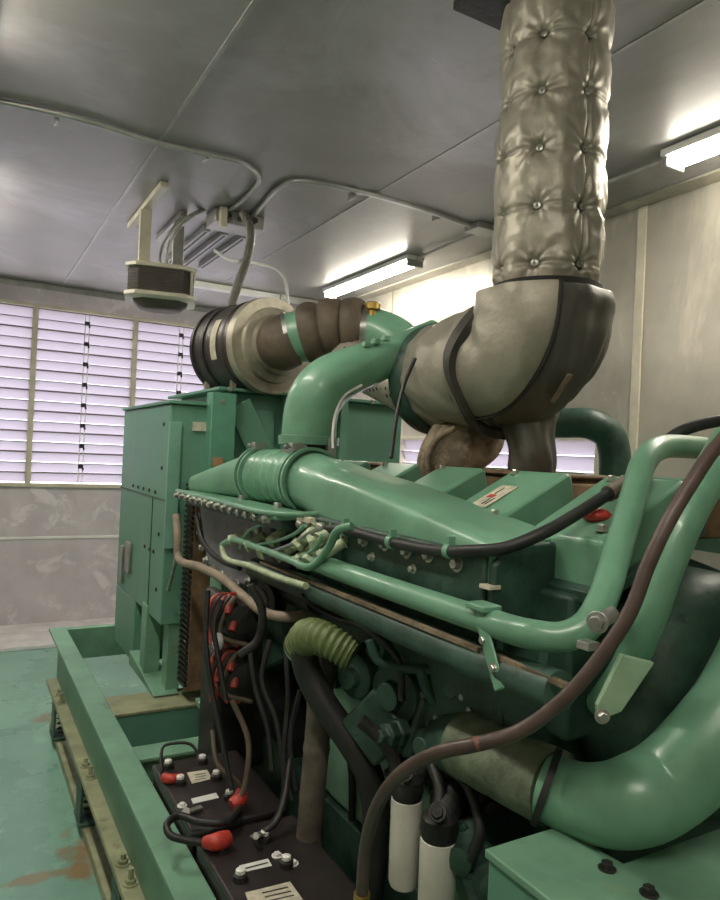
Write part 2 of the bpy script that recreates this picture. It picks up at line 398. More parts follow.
# white tray running across near the far wall
t = thing('cable_tray', 'long white tray across the ceiling just before the louvred wall', 'cable tray', (2.2, 5.77, ZC-.05))
obj('channel', M().box((1.3, 5.74, ZC-.05), (3.05, 5.82, ZC-.004)), WHT, t, .004)
for x in (1.5, 2.4): obj('bracket', M().box((x, 5.72, ZC-.056), (x+.03, 5.84, ZC-.002)), CONDM, t, .002)

# unit heater hanging from the ceiling
hx, hy = .93, 4.1
c = D(161, 289, 4.1)
t = thing('unit_heater', 'brown and cream unit heater hanging from the ceiling by two arms', 'heater', (c.x, c.y, c.z))
def octo(c, hw, hd, ch, z, ro=math.radians(-14)):
    P = [(-hw, -hd+ch), (-hw+ch, -hd), (hw-ch, -hd), (hw, -hd+ch), (hw, hd-ch), (hw-ch, hd), (-hw+ch, hd), (-hw, hd-ch)]
    return [Vector((c.x+x*math.cos(ro)-y*math.sin(ro), c.y+x*math.sin(ro)+y*math.cos(ro), z)) for x, y in P]
HW, HD = .185, .17
obj('body', M().loft([octo(c, HW-.008, HD-.008, .055, c.z-.05), octo(c, HW-.008, HD-.008, .055, c.z+.085)]), HEATB, t, .003)
fins = M()
for i in range(9):
    z = c.z-.035+i*.0135
    fins.loft([octo(c, HW-.003, HD-.003, .055, z), octo(c, HW-.003, HD-.003, .055, z+.004)])
obj('fins', fins, DSTEEL, t)
obj('top_rim', M().loft([octo(c, HW+.012, HD+.012, .06, c.z+.085), octo(c, HW+.012, HD+.012, .06, c.z+.108), octo(c, HW-.03, HD-.03, .05, c.z+.118)]), CREAM, t, .004)
obj('bottom_rim', M().loft([octo(c, HW+.012, HD+.012, .06, c.z-.052), octo(c, HW+.014, HD+.014, .06, c.z-.075), octo(c, HW-.02, HD-.02, .06, c.z-.085)]), CREAM, t, .004)
gr = M()
obj('corner_post', M().box((c.x+HW-.06, c.y-HD-.0, c.z-.06), (c.x+HW-.045, c.y-HD+.04, c.z+.09)), CREAM, t, .003)
obj('outlet_grille', M().loft([octo(c, HW-.03, HD-.03, .06, c.z-.084), octo(c, HW-.075, HD-.075, .05, c.z-.125)]), HEATB, t, .003)
for s_, (ax, ay) in enumerate((((c.x-.11), c.y-.02), ((c.x+.10), c.y+.05))):
    obj('hanger_arm', M().box((ax-.032, ay-.012, c.z+.11), (ax+.032, ay+.012, ZC-.035)), CREAM if s_ == 0 else CONDM, t, .003)
    g = M(); g.box((ax-.022, ay-.42, ZC-.036), (ax+.022, ay+.42, ZC-.003)) if s_ == 0 else g.box((ax-.02, ay-.1, ZC-.036), (ax+.02, ay+.5, ZC-.003))
    obj('ceiling_strut', g, CREAM if s_ == 0 else CONDM, t, .003)
for dx in (0, .02):
    a = D(160+dx*350, 268, 4.02); 
    obj('flexible_conduit', M().tube([a, D(161+dx*300, 250, 4.02), D(170+dx*300, 232, 4.0), D(186+dx*200, 218, 4.05), D(205+dx*100, 208, 4.1)], lambda s, a_, p: .009+.0015*math.sin(s*260), 10, .006), CONDM, t)

# junction box cluster with struts
c0 = cz(235, 224, ZC-.05)
t = thing('ceiling_junction_box', 'grey junction box on the ceiling right of the heater arms', 'junction box', (c0.x, c0.y, ZC-.06))
obj('box', M().box((c0.x-.15, c0.y-.09, ZC-.085), (c0.x+.15, c0.y+.09, ZC-.004)), CONDM, t, .005)
obj('upright_tab', M().box((c0.x-.13, c0.y-.13, ZC-.12), (c0.x-.09, c0.y-.09, ZC-.004)), CREAM, t, .003)
for i in range(3):
    obj('gland', M().cyl((c0.x-.08+i*.08, c0.y-.09, ZC-.045), (c0.x-.08+i*.08, c0.y-.125, ZC-.045), .017), DSTEEL, t)
for i in range(3):
    a = cz(190+i*14, 262+i*3, ZC-.02); 
    x0 = 1.28+i*.12
    s_ = thing('strut_channel', ['slotted steel channel on the ceiling nearest the heater, of three', 'slotted steel channel on the ceiling, middle of three beside the heater', 'slotted steel channel on the ceiling furthest from the heater, of three'][i], 'strut', (x0, 4.6, ZC-.02), 'ceiling struts beside the heater')
    obj('channel', M().box((x0-.02, 4.28, ZC-.04), (x0+.02, 5.2, ZC-.002)), CONDM, s_, .003)
    obj('slot_strip', M().box((x0-.008, 4.3, ZC-.042), (x0+.008, 5.18, ZC-.0395)), DSTEEL, s_)
g = M().tube([D(243, 213, 4.0), D(250, 228, 3.95), D(248, 255, 3.85), D(238, 285, 3.75), D(228, 318, 3.65), D(224, 345, 3.6)], lambda s, a_, p: .024+.0016*math.sin(s*420), 16, .005)
tag(obj('flexible_hose', g, mat('grey ribbed hose', (.2, .19, .17), .4, .3, .3, 20)), 'thick ribbed grey flexible hose dropping from ceiling behind the air filter', 'hose')
conduit('drop_conduit', [D(214, 250, 4.5), D(228, 259, 4.5), D(255, 263, 4.4), D(274, 268, 4.3), D(284, 278, 4.2), D(288, 305, 4.1), D(290, 330, 4.05)], .010,
        'thin pale conduit bending down behind the silver air filter', [(D(240, 262, 4.45), (1, 0, 0))], WHT)

# ================================================================== SKID
t = thing('skid_frame', 'green steel skid frame of I beams on isolators carrying the generator set', 'frame', (1.4, 2.7, 0))
def ibeam_y(x, y0, y1, z0, z1, w, tf=.014, tw=.012):
    g = M(); g.box((x-w/2, y0, z1-tf), (x+w/2, y1, z1)); g.box((x-w/2, y0, z0), (x+w/2, y1, z0+tf)); g.box((x-tw/2, y0, z0+tf), (x+tw/2, y1, z1-tf)); return g
def ibeam_x(y, x0, x1, z0, z1, w, tf=.014, tw=.012):
    g = M(); g.box((x0, y-w/2, z1-tf), (x1, y+w/2, z1)); g.box((x0, y-w/2, z0), (x1, y+w/2, z0+tf)); g.box((x0, y-tw/2, z0+tf), (x1, y+tw/2, z1-tf)); return g
lr = M(); lr.box((.50, -.2, .532), (.592, 4.47, .55)); lr.box((.555, -.2, .25), (.57, 4.47, .532))
obj('side_rail', lr, G4, t, .003)
lf = M(); lf.box((.50, -.2, .225), (.592, 4.47, .25)); obj('lower_flange', lf, OLV, t, .003)
obj('side_rail', ibeam_y(2.3, -.2, 4.47, .225, .55, .1), G4, t, .003)
ends = M(); ends.box((.592, 4.40, .37), (2.25, 4.455, .55)); obj('cross_member', ends, G4, t, .003)
for y, z1, w in ((3.06, .549, .22), (2.62, .52, .12), (1.38, .45, .12), (.5, .45, .12)):
    obj('cross_member', ibeam_x(y, .571, 2.25, .24, z1, w), OLV if w > .2 else G4, t, .003)
obj('cross_member', M().box((.571, 2.955, .26), (2.25, 2.967, .535)), G3, t, .002)
obj('battery_tray', M().box((.575, .6, .32), (.92, 2.62, .335)), G4, t, .002)
obj('drip_shelf', M().box((.575, 2.40, .42), (.99, 2.56, .432)), OLV, t, .002)
# inner rail beneath the engine
obj('engine_rail', M().box((.99, .2, .24), (1.02, 3.3, .62)), G2, t, .003)
obj('engine_rail', M().box((1.85, .2, .24), (1.88, 3.3, .62)), G2, t, .003)
# isolators + floor sill
g = M().box((.515, -.2, .0), (.56, 4.35, .045)); obj('floor_sill', g, OLV, t, .003)
for y in (4.1, 3.15, 2.35, 1.5):
    g = M(); g.box((.495, y-.075, .046), (.585, y+.075, .062)); g.box((.5, y-.06, .062), (.51, y+.06, .19)); g.box((.5, y-.065, .19), (.585, y+.065, .223))
    iso = obj('isolator', g, G2, t, .003)
    sp = M()
    for dy in (-.03, .03):
        sp.tube([(.545+.017*math.cos(i*.6), y+dy+.017*math.sin(i*.6), .064+i*.0026) for i in range(48)], .004, 6, .02)
    obj('spring', sp, DSTEEL, iso)
    for dy, h_ in ((-.07, .30), (.05, .285)):
        s2 = M().cyl((.532, y+dy, .25), (.532, y+dy, h_), .009); s2.hexb((.532, y+dy, .25), (0, 0, 1), .017, .017)
        obj('adjusting_bolt', s2, OLV, iso)

# ================================================================== RADIATOR
t = thing('radiator_unit', 'tall green radiator cabinet at the far end of the skid', 'radiator', (1.4, 3.6, .55))
zt = 1.84
body = M(); body.box((.80, 3.10, .86), (1.30, 4.10, 1.84)); body.box((.80, 3.62, .551), (1.30, 4.10, .86))
obj('side_cabinet', body, G3, t, .006)
obj('top_lid', M().box((.79, 3.08, 1.84), (1.06, 4.11, 1.855)), G3, t, .003)
obj('seam', M().box((.7965, 3.10, 1.405), (.801, 4.10, 1.412)), G2, t)
obj('seam', M().box((.7965, 3.34, .90), (.801, 3.346, 1.405)), G2, t)
bolts('rivet', t, [((.80, y, 1.435), (-1, 0, 0)) for y in (3.3, 3.42, 3.54, 3.66, 3.78)]+[((.80, y, 1.16), (-1, 0, 0)) for y in (3.28, 3.36, 3.46)]+[((.80, 3.2, z) , (-1, 0, 0)) for z in (1.0, 1.25, 1.55, 1.75)]+[((1.0, 3.10, z), (0, -1, 0)) for z in (1.7, 1.55, 1.4)], .007, .006, DSTEEL)
obj('corner_strip', M().box((.795, 3.085, 1.2), (.85, 3.101, 1.76)), mat('pale green strip', (.2, .42, .32), .4, 0, .2), t, .002)
g = M(); g.box((.785, 3.74, .98), (.80, 3.84, 1.14)); g.box((.783, 3.9, .9), (.80, 3.96, 1.1)); obj('door_latch', g, STEEL, t, .003)
ft = M(); ft.prism([(.78, 3.60, .551), (.78, 3.60, .62), (.78, 3.08, .56), (.78, 3.08, .552)], (.11, 0, 0)); ft.box((.79, 3.32, .56), (.86, 3.42, .9)); ft.box((.84, 3.12, .56), (.9, 3.2, 1.0))
obj('foot_bracket', ft, G4, t, .003)
# core side seen as rusty slats
core = M().box((.89, 2.96, .60), (1.9, 3.085, 1.5)); co = obj('core', core, RUST, t, .002)
s = M()
for i in range(38): s.box((.878, 2.965, .62+i*.0232), (.892, 3.08, .632+i*.0232))
obj('core_fins', s, DSTEEL, co)
# shroud across
obj('shroud', M().box((1.06, 3.12, .9), (2.03, 3.9, 1.915)), G3, t, .006)
obj('shroud_top_flange', M().box((1.0, 3.05, 1.915), (2.06, 3.95, 1.93)), G3, t, .003)
obj('front_column', M().box((.96, 3.02, .95), (1.075, 3.1, 1.90)), mat('column green', (.12, .33, .23), .4, 0, .2), t, .004)
g = M(); a = Vector((1.10, 3.07, 1.86)); g.bar(a, (1.30, 3.07, 1.50), .02, .12, (1, 0, 0)); obj('brace', g, G3, t, .003)
g = M(); g.box((1.33, 3.04, 1.2), (1.40, 3.11, 1.915)); g.box((1.62, 3.04, 1.2), (1.66, 3.11, 1.915)); obj('shroud_rib', g, G3, t, .003)
obj('warning_plate', M().box((.90, 3.088, 1.725), (.97, 3.099, 1.765)), PAPER, t)
obj('name_plate', M().box((.975, 3.008, 1.57), (1.02, 3.019, 1.61)), mat('orange brown plate', (.45, .27, .14), .5, 0, .3), t)
bolts('bolt', t, [((1.01, 3.02, z), (0, -1, 0)) for z in (1.86, 1.45)]+[((x, 3.05, 1.9225), (0, -1, 0)) for x in (1.05, 1.2, 1.5, 1.8)], .008, .007, BOLT)
# far outlet radiator pipe on the right side
# ================================================================== AIR FILTER
t = thing('air_filter', 'brown air filter canister with a silver collar lying on the radiator top', 'air filter', (1.26, 3.2, 1.93))
fc = PY(273, 346, 2.99)
fx, fz = fc.x, fc.z
R_ = .214
AX = Vector((-math.sin(math.radians(12)), math.cos(math.radians(12)), 0)); SD = Vector((AX.y, -AX.x, 0))
FO = Vector((fx, 2.985, fz))
obj('canister', M().lathe(FO+AX*.03, AX, [(0, R_), (.06, R_), (.066, R_+.006), (.09, R_+.006), (.096, R_), (.36, R_), (.40, R_-.02), (.42, R_-.07), (.425, 0)], 64), DUCTB, t)
obj('collar', M().lathe(FO, AX, [(0, R_-.02), (0, R_+.005), (.045, R_+.008), (.047, R_+.002)], 64), SILV, t)
obj('end_cone', M().lathe(FO+AX*.01, -AX, [(-.01, R_-.004), (.01, R_-.008), (.014, R_-.04), (.035, R_-.045), (.045, R_-.075), (.075, R_-.08), (.085, .11), (.10, .11)], 64), SILV, t)
lab = M(); lp = []
for y in (.145, .195):
    lp.append([FO+AX*y+SD*((R_+.0035)*math.cos(a))+Vector((0, 0, (R_+.0035)*math.sin(a))) for a in [math.radians(150+q*4.2) for q in range(13)]])
    lp.append([FO+AX*y+SD*((R_+.001)*math.cos(a))+Vector((0, 0, (R_+.001)*math.sin(a))) for a in [math.radians(150+q*4.2) for q in range(13)]])
lab.add(lp[0]+lp[2], [(q, q+1, q+14, q+13) for q in range(12)])
obj('label_band', lab, PAPER, t)
for y in (.26, .36):
    st = M().lathe(FO+AX*y, AX, [(0, R_+.001), (0, R_+.006), (.022, R_+.006), (.022, R_+.001)], 64, False); obj('mounting_strap', st, DSTEEL, t)
for dx, y in ((-.13, .12), (-.13, .36), (.13, .12), (.13, .36)):
    p = FO+AX*y+SD*dx; obj('leg', M().box((p.x-.012, p.y-.012, 1.931), (p.x+.012, p.y+.012, 2.0)), SILV, t, .002)
# intake ducting
t = thing('air_intake_duct', 'brown rubber elbow and hump hose with green ring between filter and turbo', 'duct', D(300, 345, 3.0))
P0 = Vector((fx, 2.905, fz)); 
g = M().ball(P0+Vector((.015, .0, 0)), .118, 20); g.tube([P0+Vector((.01, 0, 0)), D(284, 342, 3.08), D(294, 339, 3.08)], .118, 40, .01); obj('rubber_elbow', g, BRN, t)
obj('green_band', M().tube([D(286, 340, 3.08), D(306, 335, 3.06)], .113, 40), G1, t)
for px, py in ((287, 340), (300, 336.5)):
    obj('hose_clamp', M().tube([D(px, py, 3.08), D(px+4, py-1, 3.08)], .120, 40), STEEL, t)
obj('hump_hose', M().tube([D(303, 336, 3.06), D(322, 331, 3.05), D(344, 328, 3.04), D(363, 330, 3.03)], lambda s, a, p: .112+.026*abs(math.sin(s*PI*3))**.5*(1-.25*s), 48, .005), BRN, t)
obj('hose_clamp', M().tube([D(360, 330, 3.03), D(366, 330.5, 3.03)], .108, 40), STEEL, t)
obj('green_elbow', M().tube([D(367, 330, 3.03), D(382, 334, 3.0), D(398, 342, 2.95), D(408, 356, 2.9), D(412, 372, 2.9)], lambda s, a, p: .103-.02*s, 36), G1, t)
g = M(); p = D(372, 318, 2.95); g.cyl(p, p+Vector((0, 0, .035)), .018); g.lathe(p+Vector((0, 0, .03)), (0, 0, 1), [(0, .022), (.006, .034), (.03, .034), (.036, .026)], 12); g.lathe(p+Vector((0, 0, -.035)), (0, 0, 1), [(0, .012), (.04, .012)], 10)
obj('restriction_gauge', g, BRASS, t, label='tarnished brass knob')
g = M().ball(D(402, 336, 3.25), .10, 14, (1.1, 1, .55)); tag(obj('silver_dome_cover', g, STEEL), 'pale silver dome behind the green elbow left of the exhaust', 'cover')

# ================================================================== EXHAUST
CXp = PX(552, 150, 1.5); ex, ey = 1.5, CXp.y
print('exhaust', ex, ey)
t = thing('exhaust_pipe', 'quilted silver grey insulated exhaust column with big wrapped elbow', 'exhaust pipe', (ex, ey, 1.6))
tz = [2.374+.162*i for i in range(-2, 6)]; ta = [math.radians(212+52*i) for i in range(7)]
def ridge(q): return -abs(noise.noise(q))
def wrapd(a): return (a+PI) % (2*PI)-PI
def colr(z, a):
    R = .163
    cz_ = min(abs(z-t_) for t_ in tz); ca = min((abs(wrapd(a-b)) for b in ta))*R
    d = math.hypot(cz_, ca)
    r = R+.003*math.sin(min(1, cz_/.0775)*PI/2)*min(1, ca/.05)
    r -= .020*math.exp(-(d/.016)**2)+.012*math.exp(-d/.035)
    r -= .006*math.exp(-(cz_/.006)**2)*math.exp(-(ca/.06)**2)
    a2 = abs(wrapd(a-ta[1]))*R
    r -= .010*math.exp(-(a2/.006)**2)
    th = math.atan2(cz_, ca+1e-6)
    r += .0035*math.sin(th*9+z*11+a*3)*math.exp(-d/.06)*min(1, d/.02)
    q = Vector((math.cos(a)*R*7, math.sin(a)*R*7, z*6))
    r += .010*noise.noise(q*.8)+.007*noise.noise(Vector((q.x*1.3, q.y*1.3, q.z*.7+a))*1.7)+.003*noise.noise(q*4)
    r += .010*ridge(Vector((math.cos(a+z*2)*1.7, math.sin(a+z*2)*1.7, z*4)))
    return r+.001
rings = []; nz = 300
for i in range(nz+1):
    z = 2.163+(3.04-2.163)*i/nz
    e = min(1, (z-2.163)/.03)
    rings.append([Vector((ex+math.cos(a)*colr(z, a)*(.93+.07*e), ey+math.sin(a)*colr(z, a)*(.93+.07*e), z+.012*math.sin(3*a)*(1-e))) for a in [2*PI*j/200 for j in range(200)]])
col = obj('column_blanket', M().loft(rings), BLANK, t, ang=70)
bt = M()
for z in tz[1:-1]:
    for a in ta[:2]+[ta[6]]:
        p = Vector((ex+math.cos(a)*.142, ey+math.sin(a)*.142, z)); n_ = Vector((math.cos(a), math.sin(a), 0))
        o_ = obj('lacing_washer', M().lathe(p, n_, [(0, .010), (.003, .010), (.004, .004), (.009, .003)], 14), BOLT, col)
obj('ceiling_plate', M().box((1.24, 1.4, ZC-.03), (1.58, 1.725, ZC-.002)), DSTEEL, t, .003)
obj('inner_pipe', M().cyl((ex, ey, 2.08), (ex, ey, 2.25), .120, None, 40), CHAR, t)
# elbow: sweep from vertical down to +Y
BR = .15; ez = 2.105; rE = .200
path = [(ex, ey, 2.145)]+[(ex, ey+BR*(1-math.cos(a)), ez-BR*math.sin(a)) for a in [math.radians(x) for x in range(0, 91, 15)]]
def er(s, a, p):
    q = Vector(p)*5+Vector((math.cos(a), math.sin(a), 0))*1.6
    r = rE*(.94+.06*min(1, s/.08))
    # mitred gores
    r -= .005*abs(math.sin(s*PI*3))**8
    return r+.008*noise.noise(q*1.3)+.004*noise.noise(q*3.5)+.016*ridge(q*1.7)
elb = obj('elbow_blanket', M().tube(path+[(ex, ey+BR+.06, ez-BR)], er, 120, .006), BLANKD, t, ang=70)
P_, T_, U_, W_, S_ = frames(path+[(ex, ey+BR+.06, ez-BR)], .006)
# inner cheek panel: laced over the elbow's aisle side, its lighter tone is painted-in light
rings = []; L_ = S_[-1]
def pick(i, ang, rr): # angle measured from -X direction toward the outside of the bend
    p, tt = P_[i], T_[i]; ox = Vector((-1, 0, 0)); oo = tt.cross(ox).normalized()
    outd = Vector((0, -1, 0)) if i < 3 else oo
    if (P_[i]-Vector((ex, ey+BR, ez))).dot(oo) < 0: oo = -oo
    return p+(ox*math.cos(ang)+oo*math.sin(ang))*rr
idx = list(range(0, len(P_), 2))
pan = []
for i in idx:
    pan.append([pick(i, math.radians(-95+150*j/40), rE+.017+.008*noise.noise(Vector((i*.05, j*.08, 3)))+.014*ridge(Vector((i*.05+j*.03, j*.10-i*.03, 7)))-.006*(abs(2*j/40-1)**6)) for j in range(41)]+[pick(i, math.radians(55-150*j/40), rE-.02) for j in range(41)])
obj('elbow_side_panel', M().loft(pan), BLANK, t, ang=70)
obj('seam_cord', M().tube([pick(i, math.radians(57), rE+.012) for i in range(0, len(P_), 6)], .0045, 8), CHAR, t)
obj('seam_cord', M().tube([pick(len(P_)-1, math.radians(x), rE+.006) for x in range(-100, 100, 12)], .005, 8), CHAR, t)
a_ = pick(int(len(P_)*.45), math.radians(80), rE+.008)
n_ = (a_-P_[int(len(P_)*.42)]).normalized(); tv = T_[int(len(P_)*.42)]; bv_ = n_.cross(tv)
obj('tie_tag', M().obox(a_+n_*.004, tv*.05, bv_*.009, n_*.002), TAN, t, .002)
# dark throat ring at the joint
obj('throat_cord', M().lathe((ex, ey, 2.14), (0, 0, 1), [(-.03, .12), (-.03, .168), (.03, .162), (.032, .12)], 60, False), CHAR, t)
# run towards the turbo
def hr(s, a, p):
    q = Vector(p)*6+Vector((math.cos(a), math.sin(a), 0))*1.4
    return .203-.012*max(0, s-.7)/.3+.009*noise.noise(q)+.004*noise.noise(q*3)+.018*ridge(q*1.3+Vector((3, 1, 4)))-.01*math.exp(-((s-.03)/.03)**2)
y1_ = ey+BR+.02
obj('turbo_blanket', M().tube([(ex, y1_, ez-BR), (ex, y1_+.15, ez-BR-.005), (ex, y1_+.32, ez-BR-.01)], hr, 120, .008), BLANK, t, ang=70)
# wavy dark overlap strap between elbow and run
wv = M(); r0 = []; r1 = []
lst = []
for i in range(41):
    a = math.radians(-80+190*i/40); w = .013+.026*math.exp(-((i-12)/6)**2); off = -.07*max(0, 1-i/16)**1.3-.02+.045*(i/40)+.012*math.sin(i*.45)
    yc = y1_-.015+off
    def pt(y, rr): return Vector((ex-math.cos(a)*rr, y, ez-BR-math.sin(a)*rr))
    lst.append([pt(yc-w, rE+.010), pt(yc-w*.7, rE+.036), pt(yc+w*.7, rE+.034), pt(yc+w, rE+.006), pt(yc, rE-.012)])
wv.loft(lst); obj('overlap_flap', wv, mat('dark overlap cloth', (.06, .055, .048), .5, .1, .4, 14, .4, 30), t)
# legs under the elbow
def legr(s, a, p): q = Vector(p)*11+Vector((math.cos(a), math.sin(a), 0)); return (.082-.01*s)+.015*noise.noise(q)+.004*math.sin(a*7+s*9)
obj('riser_blanket', M().tube([D(532, 395, 2.25), D(530, 430, 2.2), D(532, 480, 2.2)], legr, 60, .008), BLANKD, t, ang=70)
obj('riser_blanket', M().tube([D(470, 410, 2.45), D(470, 435, 2.42), D(450, 462, 2.4), D(446, 490, 2.4)], lambda s, a, p: legr(s, a, p)+.035, 60, .008), TAN, t, ang=70, label='stained tan wrapped riser')
obj('riser_band', M().tube([D(432, 485, 2.3), D(428, 460, 2.3), D(436, 440, 2.3), D(455, 428, 2.3)], .011, 10), TAN, t)

# ================================================================== ENGINE
E_ = thing('diesel_engine', 'big green diesel engine running through the middle of the photo', 'engine', (1.4, 2.0, .62))
# --- block
blk = M()
blk.prism([(1.02, 1.0, .95), (.98, 1.0, 1.18), (1.02, 1.0, 1.34), (1.45, 1.0, 1.45), (1.85, 1.0, 1.34), (1.88, 1.0, 1.1), (1.85, 1.0, .9)], (0, 1.75, 0))
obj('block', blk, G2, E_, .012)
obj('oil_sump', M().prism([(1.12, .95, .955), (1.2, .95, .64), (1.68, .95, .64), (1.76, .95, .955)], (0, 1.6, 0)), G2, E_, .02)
for i in range(4):
    y = 1.28+i*.36
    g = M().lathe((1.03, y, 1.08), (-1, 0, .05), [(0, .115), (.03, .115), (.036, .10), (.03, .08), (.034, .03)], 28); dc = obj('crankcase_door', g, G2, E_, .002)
    bolts('door_bolt', dc, [((.996, y+.098*math.cos(q), 1.08+.098*math.sin(q)), (-1, 0, 0)) for q in [j*PI/3 for j in range(6)]], .008, .009)
for i in range(4):
    obj('block_rib', M().box((.985, 1.09+i*.36, .96), (1.03, 1.115+i*.36, 1.3)), G2, E_, .004)
# valve covers on near bank: slope down toward the aisle
vx0, vz0, vx1, vz1 = 1.06, 1.505, 1.31, 1.628
for i, y in enumerate((1.235, 1.56, 1.89, 2.21, 2.5, .92)):
    g = M(); y0, y1 = y, y+.20
    nx, nz_ = -(vz1-vz0), (vx1-vx0); 
    P = [(vx0, vz0-.10), (vx0, vz0), (vx0+.012, vz0+.008), (vx1-.012, vz1+.001), (vx1, vz1-.006), (vx1+.02, vz1-.09)]
    g.prism([(a, y0, b) for a, b in P], (0, y1-y0, 0))
    vc = obj('rocker_cover', g, G1, E_, .008)
    fl = M().prism([(vx0-.02, y0-.018, vz0-.12), (vx0-.02, y0-.018, vz0-.095), (vx1+.04, y0-.018, vz1-.085), (vx1+.04, y0-.018, vz1-.11)], (0, .236, 0))
    obj('cover_flange', fl, G2, vc, .003)
    if i == 0:
        a = Vector((1.12, y+.10, vz0)); sl = Vector((vx1-vx0, 0, vz1-vz0)).normalized(); nn = Vector((-sl.z, 0, sl.x))
        cc = Vector((1.165, y+.115, vz0+(1.165-vx0)*(vz1-vz0)/(vx1-vx0)))+nn*.0065
        obj('label', M().obox(cc, sl*.058, Vector((0, .03, 0)), nn*.001), PAPER, vc, label='white label with red and black print')
        pr = M()
        for r_, (u0, u1) in enumerate(((-.045, -.01), (-.045, -.015), (.01, .045))):
            pr.obox(cc+nn*.0012+sl*((u0+u1)/2)+Vector((0, -.015+r_*.011, 0)), sl*((u1-u0)/2), Vector((0, .0022, 0)), nn*.0006)
        obj('label_print', pr, INK, vc)
        pr = M().obox(cc+nn*.0012+sl*-.002+Vector((0, .006, 0)), sl*.008, Vector((0, .012, 0)), nn*.0006); obj('label_print', pr, REDI, vc)
    bolts('cover_bolt', vc, [((vx0+.03, y0+.025, vz0+.018), (0, 0, 1)), ((vx1-.03, y1-.03, vz1-.012), (0, 0, 1))], .009, .014)
# far bank
for i, y in enumerate((.85, 1.2, 1.55, 1.9, 2.25)):
    P = [(1.95, vz0-.10), (1.95, vz0+.005), (1.70, vz1+.001), (1.68, vz1-.09)]
    obj('rocker_cover', M().prism([(a, y, b) for a, b in P], (0, .22, 0)), G1, E_, .008)
# exhaust manifold heat shield in the vee
g = M(); g.box((1.37, 1.35, 1.56), (1.66, 2.7, 1.615)); g.box((1.36, 1.34, 1.61), (1.67, 2.7, 1.622))
obj('manifold_shield', g, RUST, E_, .006)
obj('manifold_shield', M().box((1.40, .95, 1.50), (1.60, 1.33, 1.60)), RUST, E_, .006)
# cylinder-head line between covers and manifold
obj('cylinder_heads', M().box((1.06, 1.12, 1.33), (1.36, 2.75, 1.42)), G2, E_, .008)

# --- intake manifold duct: round at the bellows, boxy at the near end
def sup(cx, cz_, hw, hh, n, y, skew=0):
    out = []
    for j in range(64):
        a = 2*PI*j/64; ca, sa = math.cos(a), math.sin(a)
        x = abs(ca)**(2/n)*(1 if ca > 0 else -1); z = abs(sa)**(2/n)*(1 if sa > 0 else -1)
        out.append(Vector((cx+hw*x, y, cz_+hh*z+skew*x)))
    return out
rings = []
for i in range(41):
    t_ = i/40; y = 2.06-(2.06-1.05)*t_; e = min(1, max(0, (t_-.05)/.5)); e = e*e*(3-2*e)
    n = 2+3.2*e; hw = .098+.026*e; hh = .098-.0*e-.028*max(0, t_-.3)/.7
    cx = 1.01+.02*e; cz_ = 1.552-.035*min(1, t_/.25)-.115*max(0, t_-.2)**1.0
    rings.append(sup(cx, cz_, hw, hh, n, y, .0))
duct = obj('intake_manifold', M().loft(rings), G1, E_, ang=60)
obj('manifold_end_plate', M().prism([(.90, 1.035, 1.31), (.90, 1.035, 1.45), (.95, 1.035, 1.49), (1.20, 1.035, 1.49), (1.24, 1.035, 1.44), (1.24, 1.035, 1.33)], (0, .02, 0)), G2, E_, .006)
# flank with bolts
fk = M().prism([(.905, 1.06, 1.30), (.895, 1.06, 1.325), (.895, 1.06, 1.465), (.93, 1.06, 1.475), (.98, 1.06, 1.47), (.98, 1.06, 1.30)], (0, .85, 0))
fl = obj('manifold_flank', fk, G2, E_, .005)
bolts('flank_bolt', fl, [((.895, y, 1.435+.004*(i % 2)), (-1, 0, .15)) for i, y in enumerate((1.14, 1.24, 1.325, 1.42, 1.52, 1.62, 1.73, 1.83))], .0115, .016)
bolts('flank_bolt', fl, [((.895, y, 1.40), (-1, 0, 0)) for y in (1.30, 1.48)], .008, .012)
# bellows
def bel(s, a, p): return .094+.007*math.sin(s*PI*2*7)*(1 if .05 < s < .95 else 0)
bl = obj('bellows', M().tube([(1.0, 2.07, 1.56), (.99, 2.25, 1.557), (.985, 2.44, 1.555)], bel, 40, .005), G1, E_)
for y in (2.05, 2.08, 2.41, 2.45):
    g = M().lathe((1.0 if y < 2.3 else .985, y, 1.558), (0, 1, 0), [(0, .10), (0, .110), (.014, .110), (.014, .10)], 40, False)
    cl = obj('band_clamp', g, G1, E_)
    if y in (2.08, 2.41):
        c2 = M().box((.93, y-.01, 1.653), (.97, y+.022, 1.68)); c2.cyl((.91, y+.007, 1.668), (.99, y+.007, 1.668), .006); obj('clamp_screw', c2, STEEL, cl, .002)
        c2 = M().box((.888, y-.012, 1.455), (.905, y+.024, 1.485)); obj('clamp_screw', c2, STEEL, cl, .002)
# forward duct going down to far left
rings = []
for i in range(13):
    t_ = i/12; y = 2.46+.48*t_
    rings.append(sup(.985-.10*t_*.7, 1.555-.06*t_, .095-.03*t_, .095-.055*t_, 2+1.2*t_, y))
obj('forward_duct', M().loft(rings), G1, E_, ang=60)
# flange rail with a row of bolts
fr = M().box((.80, 1.88, 1.448), (.93, 2.93, 1.468)); fr2 = obj('flange_rail', fr, G1, E_, .006)
obj('flange_face', M().box((.83, 1.90, 1.415), (.93, 2.9, 1.448)), G2, E_, .004)
bolts('rail_bolt', fr2, [((.80, 1.93+i*.075, 1.452), (-1, 0, -.35)) for i in range(14)], .012, .02)
g = M().tube([(.80, 2.93, 1.466), (.80, 2.4, 1.466), (.80, 1.9, 1.468), (.86, 1.84, 1.47), (.93, 1.83, 1.472)], .009, 10); obj('rail_pipe', g, G1, E_)
